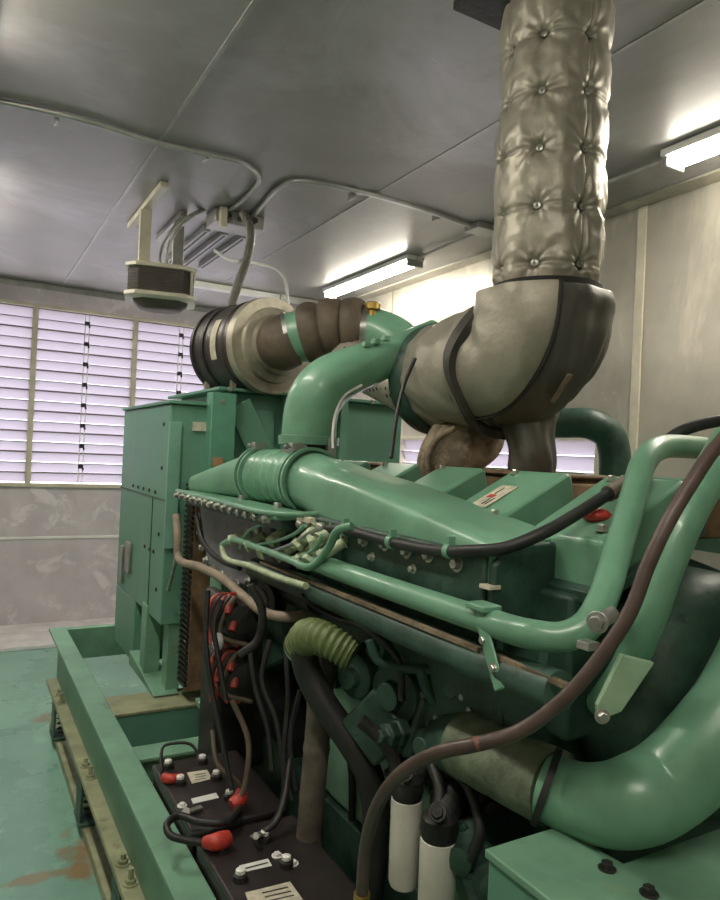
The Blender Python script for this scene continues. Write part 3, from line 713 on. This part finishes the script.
# gear cover (lilac grey triangular plate)
gp = M().prism([(.90, 2.95, 1.41), (.90, 2.15, 1.41), (.90, 2.1, 1.27), (.90, 2.42, 1.15), (.90, 2.8, 1.17)], (.07, 0, 0)); gc = obj('gear_cover', gp, GREY, E_, .01)
pts = [(2.93, 1.33), (2.9, 1.27), (2.86, 1.21), (2.8, 1.165), (2.7, 1.145), (2.6, 1.14), (2.5, 1.13), (2.42, 1.135), (2.32, 1.165)]
bolts('cover_bolt', gc, [((.899, a, b+.025), (-1, 0, 0)) for a, b in pts], .013, .016)
obj('gear_case', M().prism([(.97, 2.93, 1.40), (.97, 2.1, 1.40), (.97, 2.05, 1.0), (.97, 2.5, .78), (.97, 2.88, .85)], (.85, 0, 0)), G2, E_, .01)

# --- crossover charge pipe
fb = D(309, 436, 2.42)
obj('charge_pipe', M().tube([fb, D(310, 420, 2.42), D(315, 400, 2.42), D(328, 383, 2.43), D(348, 372, 2.45), D(372, 363, 2.48), D(400, 352, 2.52), D(436, 337, 2.58)],
    lambda s, a, p: .094-.028*min(1, max(0, (s-.25)/.5)), 48, .01), G1, E_)
obj('pipe_flange', M().lathe(fb+Vector((0, 0, -.03)), (0, 0, 1), [(0, .088), (0, .104), (.028, .106), (.03, .096)], 48), G1, E_)
obj('rubber_sleeve', M().cyl(fb+Vector((0, 0, -.075)), fb+Vector((0, 0, -.028)), .085, None, 40), BLK, E_)
g = M().lathe(fb+Vector((0, 0, -.06)), (0, 0, 1), [(0, .08), (0, .09), (.012, .09), (.012, .08)], 40, False); g.box((fb.x+.02, fb.y-.11, fb.z-.07), (fb.x+.05, fb.y-.08, fb.z-.005)); obj('band_clamp', g, STEEL, E_)
for px, py in ((366, 345), (376, 342), (386, 339)): obj('sensor_lug', M().box(D(px, py, 2.42)-Vector((.012, .012, .008)), D(px, py, 2.42)+Vector((.012, .012, .012))), G1, E_, .003)
obj('sense_line', M().tube([D(362, 385, 2.4), D(345, 395, 2.38), D(336, 412, 2.36), D(333, 430, 2.34), D(333, 448, 2.33)], .005, 8), WHT, E_, label='thin white line')
obj('oil_line', M().tube([D(415, 358, 2.2), D(404, 385, 2.2), D(396, 420, 2.15), D(391, 458, 2.1)], .0065, 8), BLK, E_)
# turbo compressor and perforated guard
tcz = D(408, 395, 2.7)
tb = M().lathe((ex, y1_+.31, ez-BR-.02), (0, 1, 0), [(0, .15), (.0, .19), (.03, .205), (.07, .20), (.09, .17), (.12, .165), (.14, .13)], 48)
tb_ = obj('turbo_housing', tb, G2, E_)
pc0, pc1 = D(414, 390, 2.62), D(350, 360, 3.02)
obj('perforated_guard', M().tube([pc0, pc1], lambda s, a, p: .10, 40, .03), PERF, E_)
# right-hand U pipe behind the exhaust
obj('return_bend', M().tube([D(540, 424, 2.9), D(565, 423, 2.85), D(590, 424, 2.8), D(608, 434, 2.8), D(614, 450, 2.8), D(615, 478, 2.8)], .062, 32, .01), G2, E_)

# --- coolant rail pipe
RLX = .862
def rp(px, py, x=RLX): return PX(px, py, x)
pipe = [rp(318, 563), rp(400, 592), rp(480, 619), D(530, 634, 1.19), D(562, 637, 1.17), D(585, 627, 1.17), D(602, 600, 1.20), D(618, 550, 1.28), D(634, 495, 1.36), D(644, 462, 1.42), D(660, 448, 1.48), D(690, 447, 1.55), D(730, 452, 1.65)]
obj('coolant_pipe', M().tube(pipe, .0255, 28, .01), G1, E_)
low = [rp(255, 568, .88), rp(330, 597, .88), rp(400, 628, .875), rp(480, 662, .87), rp(560, 692, .86)]
obj('fuel_manifold', M().tube(low, .034, 28, .02), G2, E_)
g = M(); a_, b_ = rp(262, 562, .86), rp(480, 650, .85); g.bar(a_, b_, .014, .008); a_, b_ = rp(495, 655, .85), rp(572, 688, .84); g.bar(a_, b_, .014, .008); obj('manifold_lit_line', g, TAN, E_)  # tan bars stand in for the light along the manifold's top
g = M(); g.bar(rp(330, 575, .93), rp(500, 640, .93), .02, .05); obj('head_ledge', g, G2, E_, .003)
# bracket strap
g = M(); a_ = rp(478, 607, .84); g.obox(a_+Vector((.012, 0, 0)), (.022, 0, 0), (0, .028, 0), (0, 0, .006)); g.bar(a_+Vector((0, .0, -.003)), rp(500, 690, .835), .006, .028, (0, 1, 0)); br = obj('pipe_bracket', g, G1, E_, .003)
bolts('bracket_bolt', br, [(rp(484, 640, .838), (-1, 0, 0)), (rp(494, 668, .835), (-1, 0, 0))], .007, .008)
g = M(); p = rp(484, 587, .885); g.box(p-Vector((.0, .015, .004)), p+Vector((.03, .015, .004))); obj('tab', g, CREAM, E_, .001)
# small nozzle jumble above the rail (injector fuel lines, connectors)
PALE = mat('pale yellow green casting', (.46, .55, .36), .45, 0, .3, 20)
for i, (px, py, dz) in enumerate(((232, 540, .02), (248, 546, .03), (262, 553, .03), (279, 556, .04), (296, 562, .045), (309, 560, .05), (322, 556, .04), (298, 545, .05), (272, 541, .04), (312, 541, .03))):
    p = rp(px, py, .845); q = p+Vector((.05, -.03+.02*(i % 3), dz)); jm = M().cyl(p, q, .017, .014); jm.hexb(q-Vector((.004, 0, 0)), q-p, .016, .014); jm.lathe(p+(q-p)*.1, p-q, [(0, .021), (.016, .021)], 6)
    obj('fuel_fitting', jm, PALE, E_, .002)
g = M(); g.tube([rp(222, 546, .835), rp(224, 556, .835), rp(250, 566, .835), rp(280, 578, .835), rp(306, 586, .835)], .010, 10)
obj('fuel_line', g, PALE, E_)
g = M(); g.tube([rp(222, 545, .84), rp(232, 540, .84), rp(262, 549, .84), rp(290, 560, .835), rp(308, 567, .835), rp(318, 562, .835), rp(330, 545, .83), rp(338, 530, .83), rp(352, 526, .85)], .011, 10)
obj('fuel_line', g, G1, E_)
for pts in ([(258, 545), (280, 540), (296, 533), (305, 525)], [(270, 552), (292, 544), (308, 534), (320, 528)], [(240, 548), (246, 534), (258, 526), (275, 522)], [(300, 558), (315, 548), (322, 535)]):
    obj('small_fuel_line', M().tube([rp(a, b, .84) for a, b in pts], .0055, 8), G1 if pts[0][0] != 270 else STEEL, E_)
for px, py in ((300, 524), (321, 527), (270, 513), (258, 530)):
    p = rp(px, py, .87); obj('round_plug', M().ball(p, .014, 8), BOLT, E_)
g = M(); p = rp(305, 519, .88); g.obox(p, (.01, .0, 0), (0, .05, 0), (0, 0, .008)); obj('name_tab', g, CREAM, E_, .001)
# black harness hose running on the manifold flank and up to the right
hp = [rp(326, 529, .885), rp(345, 530, .882), rp(390, 542, .88), rp(440, 551, .878), D(470, 551, 1.38), D(505, 548, 1.34), D(545, 532, 1.34), D(580, 512, 1.38), D(610, 493, 1.42), D(626, 484, 1.46)]
hh = obj('harness_hose', M().tube(hp, .0125, 14, .01), BLK, E_)
for px, py in ((345, 530), (392, 542), (450, 551)):
    p = rp(px, py, .88); g = M().lathe(p-Vector((0, .008, 0)), (.0, 1, 0), [(0, .012), (0, .0165), (.016, .0165), (.016, .012)], 16, False); g.box(p+Vector((-.008, -.006, .012)), p+Vector((.008, .006, .03))); obj('hose_clip', g, G1, hh)
obj('hose_end', M().tube([D(608, 494, 1.42), D(640, 476, 1.5)], .017, 14), BRN, E_)
obj('black_loop', M().tube([D(660, 446, 1.7), D(680, 432, 1.7), D(712, 422, 1.7), D(760, 418, 1.7)], .015, 12), BLK, E_)
# red blob on the cover behind the hose
g = M().ball(PX(596, 515, 1.13), .026, 10, (1.2, 1.2, .6)); obj('red_cap', g, RED, E_)
# brown loom at far left
obj('wiring_loom', M().tube([rp(176, 515, .79), rp(178, 535, .79), rp(178, 556, .79), rp(200, 567, .79), rp(222, 578, .80), rp(245, 598, .82), rp(268, 614, .85), rp(290, 617, .90), rp(316, 612, .99)], .016, 12), mat('tan loom sleeve', (.30, .24, .18), .6, 0, .3, 20, .1), E_)
obj('cable', M().tube([rp(176, 556, .80), rp(172, 575, .80), rp(168, 590, .81)], .009, 8), STEEL, E_)
obj('strap', M().tube([rp(196, 515, .82), rp(202, 540, .83), rp(220, 560, .84), rp(240, 568, .86)], .010, 8), BLK, E_)
# corrugated elbow and hoses below
ce = [D(298, 620, 1.80), D(312, 628, 1.78), D(330, 640, 1.76), D(350, 655, 1.75)]
def cer(s, a, p): return .050-.012*s+.0055*math.sin(s*2*PI*10)
ce = [D(303, 645, 1.86), D(309, 636, 1.82), D(326, 640, 1.78), D(353, 656, 1.76)]
obj('corrugated_elbow', M().tube(ce, lambda s, a, p: (.047-.009*s+.0028*math.sin(s*2*PI*13)), 32, .0018), YGR, E_)
g = M().lathe(D(302, 647, 1.87), D(309, 636, 1.82)-D(303, 645, 1.86), [(0, .04), (0, .051), (.010, .051)], 24, False); obj('hose_clamp', g, STEEL, E_)
obj('drain_hose', M().tube([D(303, 645, 1.84), D(308, 672, 1.84), D(325, 705, 1.82), D(348, 738, 1.8), D(368, 772, 1.78), D(376, 812, 1.78), D(374, 850, 1.78), D(366, 905, 1.78)], .036, 20, .012), BLK, E_)
obj('breather_pipe', M().tube([D(328, 640, 1.94), D(321, 690, 1.92), D(318, 730, 1.92), D(312, 800, 1.92), D(306, 868, 1.92)], lambda s, a, p: .035+.002*(math.sin(s*30) > .9), 24, .012), mat('grey brown sleeve', (.15, .125, .10), .55, 0, .4, 12, .2), E_)
g = M().tube([D(307, 858, 1.92), D(306, 878, 1.92), D(304, 925, 1.92)], .022, 16); obj('pipe_end', g, ORG, E_)
g = M().lathe(D(307, 852, 1.92), (0, 0, -1), [(0, .036), (0, .041), (.03, .041), (.03, .02)], 20, False); obj('hose_clamp', g, BLK, E_)
# long brown hose in front
lh = [D(740, 420, 1.05), D(712, 452, 1.02), D(692, 482, 1.0), D(668, 522, .98), D(648, 565, .97), D(630, 612, .96), D(600, 658, .96), D(565, 698, .97), D(520, 731, .99), D(478, 744, 1.0), D(440, 752, 1.02), D(405, 770, 1.06), D(380, 800, 1.1), D(366, 845, 1.14), D(361, 910, 1.16)]
hs = obj('long_hose', M().tube(lh, .0105, 14, .012), BRH, E_)
for i in (9,): obj('hose_marking', M().tube([D(475, 744.8, 1.0), D(480, 743.2, 1.0)], .0108, 12), mat('faded red tape', (.22, .07, .05), .5), hs)
obj('hose_fitting', M().tube([D(362, 893, 1.155), D(361, 915, 1.16)], .014, 8), BRASS, hs)
g = M(); p = D(600, 622, 1.08); g.cyl(p, p+Vector((.03, .0, .012)), .012); g.hexb(p+Vector((-.005, 0, 0)), (-1, -.4, 0), .012, .012); p = D(588, 645, 1.06); g.box(p-Vector((.012, .012, .006)), p+Vector((.012, .012, .006))); obj('fitting', g, STEEL, E_, .001)
# big pipe lower right
obj('water_pipe', M().tube([D(546, 786, 1.30), D(580, 800, 1.26), D(625, 803, 1.19), D(668, 783, 1.2), D(706, 746, 1.2), D(744, 695, 1.22), D(775, 620, 1.25), D(780, 540, 1.3)], lambda s, a, p: .060+.012*min(1, s*4), 40, .012), G1, E_)
obj('rubber_coupling', M().tube([D(468, 745, 1.52), D(500, 762, 1.42), D(556, 789, 1.30)], lambda s, a, p: .070+.004*noise.noise(p*30), 36, .012), mat('dirty green hose', (.16, .20, .13), .55, 0, .5, 12, .3), E_)
obj('hose_clamp', M().tube([D(543, 784.5, 1.30), D(550, 788, 1.295)], .0725, 36), BLK, E_)
obj('water_pump_inlet', M().tube([D(440, 748, 1.72), D(462, 744, 1.6), D(480, 752, 1.5)], .075, 32, .012), G2, E_)
# second pipe at right
obj('vertical_pipe', M().tube([D(730, 440, 1.3), D(706, 482, 1.24), D(685, 520, 1.2), D(664, 572, 1.18), D(648, 620, 1.18), D(628, 665, 1.24), D(600, 705, 1.34)], lambda s, a, p: .033-.007*s, 28, .012), G1, E_)
# drum casing behind
fh = M().lathe((1.32, .80, 1.20), (0, 1, 0), [(0, .12), (.0, .20), (.02, .23), (.05, .245), (.17, .25), (.2, .23), (.22, .18)], 56)
obj('flywheel_housing', fh, G2, E_)
g = M(); a_ = D(628, 655, 1.16); b_ = D(604, 722, 1.10); g.prism([D(622, 655, 1.12), D(655, 663, 1.12), D(622, 712, 1.08), D(598, 722, 1.06), D(598, 706, 1.06)], (.006, .012, 0)); pb = obj('mounting_plate', g, mat('pale green plate', (.28, .43, .28), .45, 0, .3, 8), E_, .002)
obj('plate_bolt', M().hexb(D(602, 716, 1.05), (-.5, -.8, 0), .008, .01), STEEL, pb)
# aftercooler body behind end plate
g = M(); g.box((1.02, .95, 1.12), (1.5, 1.15, 1.40)); obj('rear_support', g, G2, E_, .01)
# lower cover boxes and castings
for (px, py, d, s_) in ((352, 672, 1.85, .075), (392, 690, 1.75, .09), (418, 712, 1.8, .08)):
    p = D(px, py, d); g = M().lathe(p+Vector((.06, 0, 0)), (-1, -.3, -.05), [(0, s_), (.04, s_), (.05, s_*.85), (.07, s_*.8), (.075, s_*.4), (.10, s_*.38)], 24); q = obj('side_pump', g, G2, E_, .002)
g = M(); g.bar(D(365, 700, 1.8), D(400, 745, 1.75), .10, .14); g.bar(D(440, 700, 1.7), D(420, 760, 1.7), .06, .1); obj('cast_bracket', g, G2, E_, .01)
# oil filters with heads
for i, (px, py0, py1, d, w) in enumerate(((405, 798, 884, 1.62, .036), (437, 838, 935, 1.50, .040))):
    top = D(px+2, py0, d); ax = Vector((0, 0, -1)); L = (py1-py0)/FPX*d
    obj('filter_can', M().lathe(top, ax, [(-.004, w*.8), (0, w), (.012, w*1.02), (L*.94, w*.97), (L, w*.85), (L+.002, 0)], 32), FILT, E_)
    g = M().lathe(top, (0, 0, 1), [(0, w*.95), (.02, w*1.05), (.045, w), (.06, w*.6)], 24); g.cyl(top+Vector((0, 0, .03)), top+Vector((.09, .05, .07)), .03, .03); g.cyl(top+Vector((0, 0, .04)), top+Vector((-.03, -.03, .075)), .014, .012); g.hexb(top+Vector((-.03, -.03, .075)), (-1, -1, 1), .014, .012)
    obj('filter_head', g, DSTEEL, E_, .002)
for (px, py, d, r_, a) in ((452, 800, 1.62, .05, (-1, -.6, .3)), (470, 850, 1.5, .055, (-1, -.5, 0)), (490, 800, 1.6, .05, (-.5, -1, 0)), (440, 770, 1.7, .045, (-1, -.3, .5)), (405, 775, 1.75, .045, (-1, -.8, 0)), (500, 880, 1.45, .06, (-.8, -.6, 0))):
    p = D(px, py, d); av = Vector(a).normalized()
    g = M().lathe(p, av, [(-.08, r_*1.1), (0, r_*1.05), (.01, r_*.9), (.03, r_*.85), (.035, r_*.55), (.055, r_*.5), (.06, r_*.25)], 22)
    for q in range(5):
        u = av.orthogonal().normalized(); w = av.cross(u); aa = q*2*PI/5; g.hexb(p+av*.01+(u*math.cos(aa)+w*math.sin(aa))*r_*.95, av, .007, .012)
    obj('pump_casting', g, DSTEEL if r_ < .055 else G2, E_)
g = M(); g.tube([D(432, 765, 1.6), D(440, 790, 1.55), D(436, 815, 1.52), D(425, 830, 1.5)], .014, 10); g.tube([D(455, 770, 1.6), D(470, 790, 1.5), D(480, 830, 1.45), D(470, 860, 1.45)], .012, 10); obj('oil_hose', g, BLK, E_)
# engine front support foot
g = M(); a = PZ(200, 748, .552); sx, sy = .93, 2.66
g.box((sx-.02, sy-.02, .62), (sx+.07, sy, 1.18)); g.box((sx-.02, sy, .62), (sx-.005, sy+.12, 1.18)); g.box((sx-.05, sy-.05, .60), (sx+.12, sy+.15, .625)); g.box((sx-.03, sy-.03, .552), (sx+.1, sy+.12, .60))
obj('front_support', g, G4, E_, .003)
g = M(); g.prism([(1.0, 2.0, .64), (1.0, 2.0, .9), (1.0, 1.75, .98), (1.0, 1.45, .98), (1.0, 1.2, .64)], (.03, 0, 0)); obj('side_mount', g, G4, E_, .004)
mat_boot = mat('dull red boot', (.36, .045, .035), .45, 0, .4, 25)
# starter motors, red boots and cables
for i, (px, py) in enumerate(((232, 612), (234, 668))):
    p = D(px, py, 2.35)
    g = M().lathe(p+Vector((-.02, -.16, 0)), (0, 1, 0), [(0, .03), (.005, .055), (.22, .06), (.24, .04)], 24); g.lathe(p+Vector((-.06, -.08, .05)), (0, 1, 0), [(0, .02), (.01, .032), (.12, .032)], 16)
    stt = obj('starter_motor', g, DSTEEL, E_)
    for dx, dy in ((-14, -8), (-2, -14), (-18, 10), (2, 4)):
        q = D(px+dx, py+dy, 2.22); v = Vector((-.3, -.6, -.5+.2*dx/10)); obj('red_boot', M().tube([q, q+v*.03, q+v*.06+Vector((0, 0, -.01))], lambda s, a, p_: .019-.007*s, 12, .006), mat_boot, stt)
    for j in range(5):
        q = D(px-18+j*5, py-14, 2.2); q2 = D(px-24+j*3, py+10+j*3, 2.18); q3 = D(px-6+j*6, py+34, 2.2)
        obj('starter_cable', M().tube([D(px+4, py-18+j*3, 2.25), q, q2, q3], .0075, 8), (DRED, BLK, DRED, BLK, BRN)[j], stt)
obj('white_plug', M().ball(D(218, 642, 2.15), .022, 8, (.8, .8, 1.3)), WHT, E_)
for pts in ([(208, 590), (206, 640), (212, 690), (222, 740), (232, 790)], [(270, 640), (262, 680), (276, 720), (284, 790), (278, 815), (262, 832)], [(286, 650), (288, 700), (284, 760), (292, 800)], [(232, 700), (248, 740), (246, 780), (240, 800)], [(222, 600), (214, 625), (218, 655), (226, 700)], [(300, 690), (290, 740), (296, 790)], [(250, 650), (256, 690), (268, 730), (272, 770)]):
    obj('cable', M().tube([D(a, b, 2.12-.0006*(b-640)) for a, b in pts], .0085, 8), BLK if pts[0][0] != 232 else BRN, E_)
g = M(); g.obox(D(255, 680, 2.6), (.18, 0, 0), (0, .1, 0), (0, 0, .28)); obj('front_gearbox', g, DSTEEL, E_, .02)
g = M().lathe(D(275, 600, 2.3), (-1, -.3, 0), [(0, .06), (.05, .06), (.06, .045), (.07, .045)], 24); obj('accessory_drive', g, DSTEEL, E_)
g = M(); a_, b_ = rp(270, 582, .95), rp(320, 600, .95); g.cyl(a_, b_, .045, None, 24); obj('filter_housing', g, DSTEEL, E_)

for pts, r_, mt_ in (
    ([(370, 640), (378, 660), (405, 668), (440, 672), (470, 690)], .012, G2), ([(300, 596), (330, 615), (372, 632), (398, 660), (402, 700)], .009, BLK),
    ([(420, 668), (428, 690), (446, 712), (480, 718), (520, 712)], .014, G2), ([(480, 690), (500, 705), (512, 728), (504, 742)], .010, DSTEEL),
    ([(250, 585), (262, 610), (258, 640), (240, 655)], .012, DSTEEL), ([(305, 690), (335, 716), (350, 760), (352, 820)], .010, BLK),
    ([(360, 720), (384, 742), (396, 768), (392, 790)], .016, DSTEEL)):
    obj('side_line', M().tube([D(a, b, 1.66 if a > 355 else 1.95) for a, b in pts], r_, 10), mt_, E_)
for px, py, d, r_ in ((455, 690, 1.62, .035), (385, 735, 1.68, .03), (520, 715, 1.45, .03), (425, 745, 1.66, .04), (376, 650, 1.8, .03), (500, 735, 1.5, .035)):
    p = D(px, py, d); g = M().lathe(p+Vector((.05, 0, 0)), (-1, -.25, .1), [(0, r_*1.2), (.03, r_*1.2), (.034, r_), (.06, r_), (.065, r_*.6), (.085, r_*.55)], 6 if r_ < .035 else 20); obj('side_fitting', g, G2, E_, .003)
# random hex heads + ribs on the dark lower flank to give the castings their busy look
sp_ = []
for i in range(26):
    y = 1.15+random.random()*1.4; z = .98+random.random()*.28
    sp_.append(((1.0, y, z), (-1, 0, 0)))
bolts('block_bolt', E_, sp_, .009, .011)

# ================================================================== FRONT GREEN BOX
t = thing('junction_cabinet', 'pale green steel box with two bolts in the bottom right corner', 'box', (.95, .6, .62))
g = M().prism([(.797, .90, .6), (.962, .90, .6), (.975, .768, .6), (1.25, .768, .6), (1.25, .1, .6), (.797, .1, .6)], (0, 0, .385))
obj('body', g, G3, t, .004)
g = M().prism([(.792, .905, .985), (.962, .905, .985), (.975, .773, .985), (1.255, .773, .985), (1.255, .095, .985), (.792, .095, .985)], (0, 0, .015))
obj('lid', g, G4, t, .003)
bolts('lid_bolt', t, [(PZ(607, 869, 1.0), (0, 0, 1)), (PZ(649, 894, 1.0), (0, 0, 1))], .010, .012, DSTEEL)
bolts('lid_bolt', t, [((.83, .3, 1.0), (0, 0, 1))], .010, .012, DSTEEL)
g = M(); g.box((.86, .3, .551), (1.2, .7, .6)); obj('plinth', g, G3, t)

# ================================================================== BATTERIES
BW, BL, BZ = .285, .44, .60
def battery(y0, lab_, kind):
    x0 = .598
    t = thing('battery', lab_, 'battery', (x0+BW/2, y0+BL/2, .336), 'starter batteries on the skid')
    obj('case', M().box((x0, y0, .336), (x0+BW, y0+BL, BZ-.02)), BLKP, t, .006)
    ld = obj('lid', M().box((x0-.003, y0-.003, BZ-.02), (x0+BW+.003, y0+BL+.003, BZ)), BLKP, t, .005)
    return t, x0
def terminal(t, p, cap=WHT):
    g = M().lathe(p, (0, 0, 1), [(0, .019), (.014, .018), (.016, .012), (.02, .012)], 18); o = obj('terminal', g, BLK, t)
    obj('terminal_nut', M().lathe(p+Vector((0, 0, .018)), (0, 0, 1), [(0, .013), (.008, .012), (.011, .006)], 8), cap, o)
def plate(t, pts, mt=PAPER, name='label'):
    g = M().prism(pts, (0, 0, .0012)); return obj(name, g, mt, t)
def quad(px4, z=BZ+.001): return [PZ(a, b, z) for a, b in px4]
b1, x0 = battery(1.885, 'black battery with the wire lifting handle, further of the two', 0)
for px, py in ((168, 768), (202, 763), (180, 784), (216, 779), (229, 799)): terminal(b1, PZ(px, py, BZ))
plate(b1, quad(((187, 773), (207, 770), (212, 779), (192, 784))), PAPER)
plate(b1, quad(((191, 799), (216, 793), (219, 798), (193, 804))), WHT)
g = M()
for r_ in range(3):
    a = PZ(195, 775+r_*2.5, BZ+.0028); b = PZ(206, 773+r_*2.5, BZ+.0028); g.bar(a, b, .003, .0006)
obj('label_print', g, INK, b1)
obj('red_clamp', M().tube([PZ(164, 778, BZ+.012), PZ(172, 779, BZ+.015), PZ(182, 777, BZ+.012)], lambda s, a, p: .016-.004*s, 12, .006), RED, b1)
g = M().tube([PZ(162, 772, BZ), PZ(161, 757, BZ+.03), PZ(164, 746, BZ+.05), PZ(176, 743, BZ+.055), PZ(190, 744, BZ+.05), PZ(197, 752, BZ+.03), PZ(198, 765, BZ)], .005, 8); obj('lifting_handle', g, BLK, b1)
b2, _ = battery(1.40, 'black battery with the large paper label, nearer of the two', 1)
for px, py in ((222, 849), (264, 841), (240, 880), (286, 866)): terminal(b2, PZ(px, py, BZ))
plate(b2, quad(((239, 866), (268, 859), (272, 866), (242, 873))), WHT)
g = M(); g.bar(PZ(243, 869, BZ+.0028), PZ(268, 862.5, BZ+.0028), .005, .0006); obj('label_print', g, INK, b2)
plate(b2, quad(((245, 893), (290, 882), (303, 900), (252, 912))), PAPER)
g = M()
for r_ in range(3): g.bar(PZ(262+r_*3, 893+r_*4, BZ+.0028), PZ(288+r_*3, 887+r_*4, BZ+.0028), .004, .0006)
obj('label_print', g, INK, b2)
bolts('vent_cap', b2, [(PZ(277, 856, BZ), (0, 0, 1)), (PZ(293, 864, BZ), (0, 0, 1))], .010, .009, WHT)
bolts('vent_cap', b1, [(PZ(182, 806, BZ), (0, 0, 1))], .010, .009, WHT)
# battery cables
t = thing('battery_cable', 'thick black battery cable looping over the rail to a red boot', 'cable', PZ(200, 840, BZ))
obj('cable', M().tube([PZ(240, 808, BZ+.03), PZ(225, 822, BZ+.05), PZ(200, 822, BZ+.05), PZ(178, 816, BZ+.05), PZ(167, 824, BZ+.05), PZ(170, 835, BZ+.04), PZ(186, 840, BZ+.03), PZ(206, 843, BZ+.02)], .010, 12), BLK, t)
obj('red_boot', M().tube([PZ(203, 842, BZ+.024), PZ(215, 842, BZ+.026), PZ(229, 838, BZ+.024)], lambda s, a, p: .013+.010*math.sin(s*PI*.8), 14, .005), RED, t)
t = thing('battery_cable', 'brown battery cable dropping to the red boot between the batteries', 'cable', PZ(236, 803, BZ))
obj('cable', M().tube([PZ(212, 730, BZ+.2), PZ(218, 765, BZ+.12), PZ(236, 780, BZ+.08), PZ(243, 790, BZ+.05)], .007, 10), BRN, t)
obj('red_boot', M().tube([PZ(241, 790, BZ+.045), PZ(240, 799, BZ+.035), PZ(232, 806, BZ+.024)], lambda s, a, p: .013+.010*math.sin(s*PI*.8), 14, .005), RED, t)
t = thing('battery_cable', 'black cable ending in a steel lug on the nearer battery', 'cable', PZ(262, 835, BZ))
obj('cable', M().tube([PZ(290, 760, BZ+.15), PZ(284, 800, BZ+.08), PZ(276, 822, BZ+.04), PZ(264, 832, BZ+.025)], .009, 10), BLK, t)
g = M(); g.bar(PZ(266, 831, BZ+.024), PZ(252, 838, BZ+.024), .022, .005); g.cyl(PZ(256, 836, BZ+.02), PZ(256, 836, BZ+.04), .009); obj('lug', g, STEEL, t, .001)
g = M().tube([PZ(240, 820, BZ+.008), PZ(228, 826, BZ+.015), PZ(205, 832, BZ+.012), PZ(190, 834, BZ+.012)], .012, 10); tag(obj('black_cable', g, BLK), 'short black cable lying in the gap between the two batteries', 'cable')
g = M(); g.bar(PZ(187, 812, BZ+.01), PZ(202, 807, BZ+.01), .018, .006); g.cyl(PZ(186, 812, BZ+.004), PZ(186, 812, BZ+.02), .012); tag(obj('cable_lug', g, STEEL, None, .001), 'loose steel cable lug on the near edge of the further battery', 'lug')

# ================================================================== LIGHT
w = bpy.data.worlds.new('world'); sc.world = w; w.use_nodes = True
bg = w.node_tree.nodes['Background']; bg.inputs[0].default_value = (1.0, .94, 1.0, 1); bg.inputs[1].default_value = 2.1
vs = sc.view_settings
vs.view_transform = 'Standard'; vs.look = 'None'; vs.gamma = 1; vs.use_curve_mapping = False; vs.exposure = 1.5
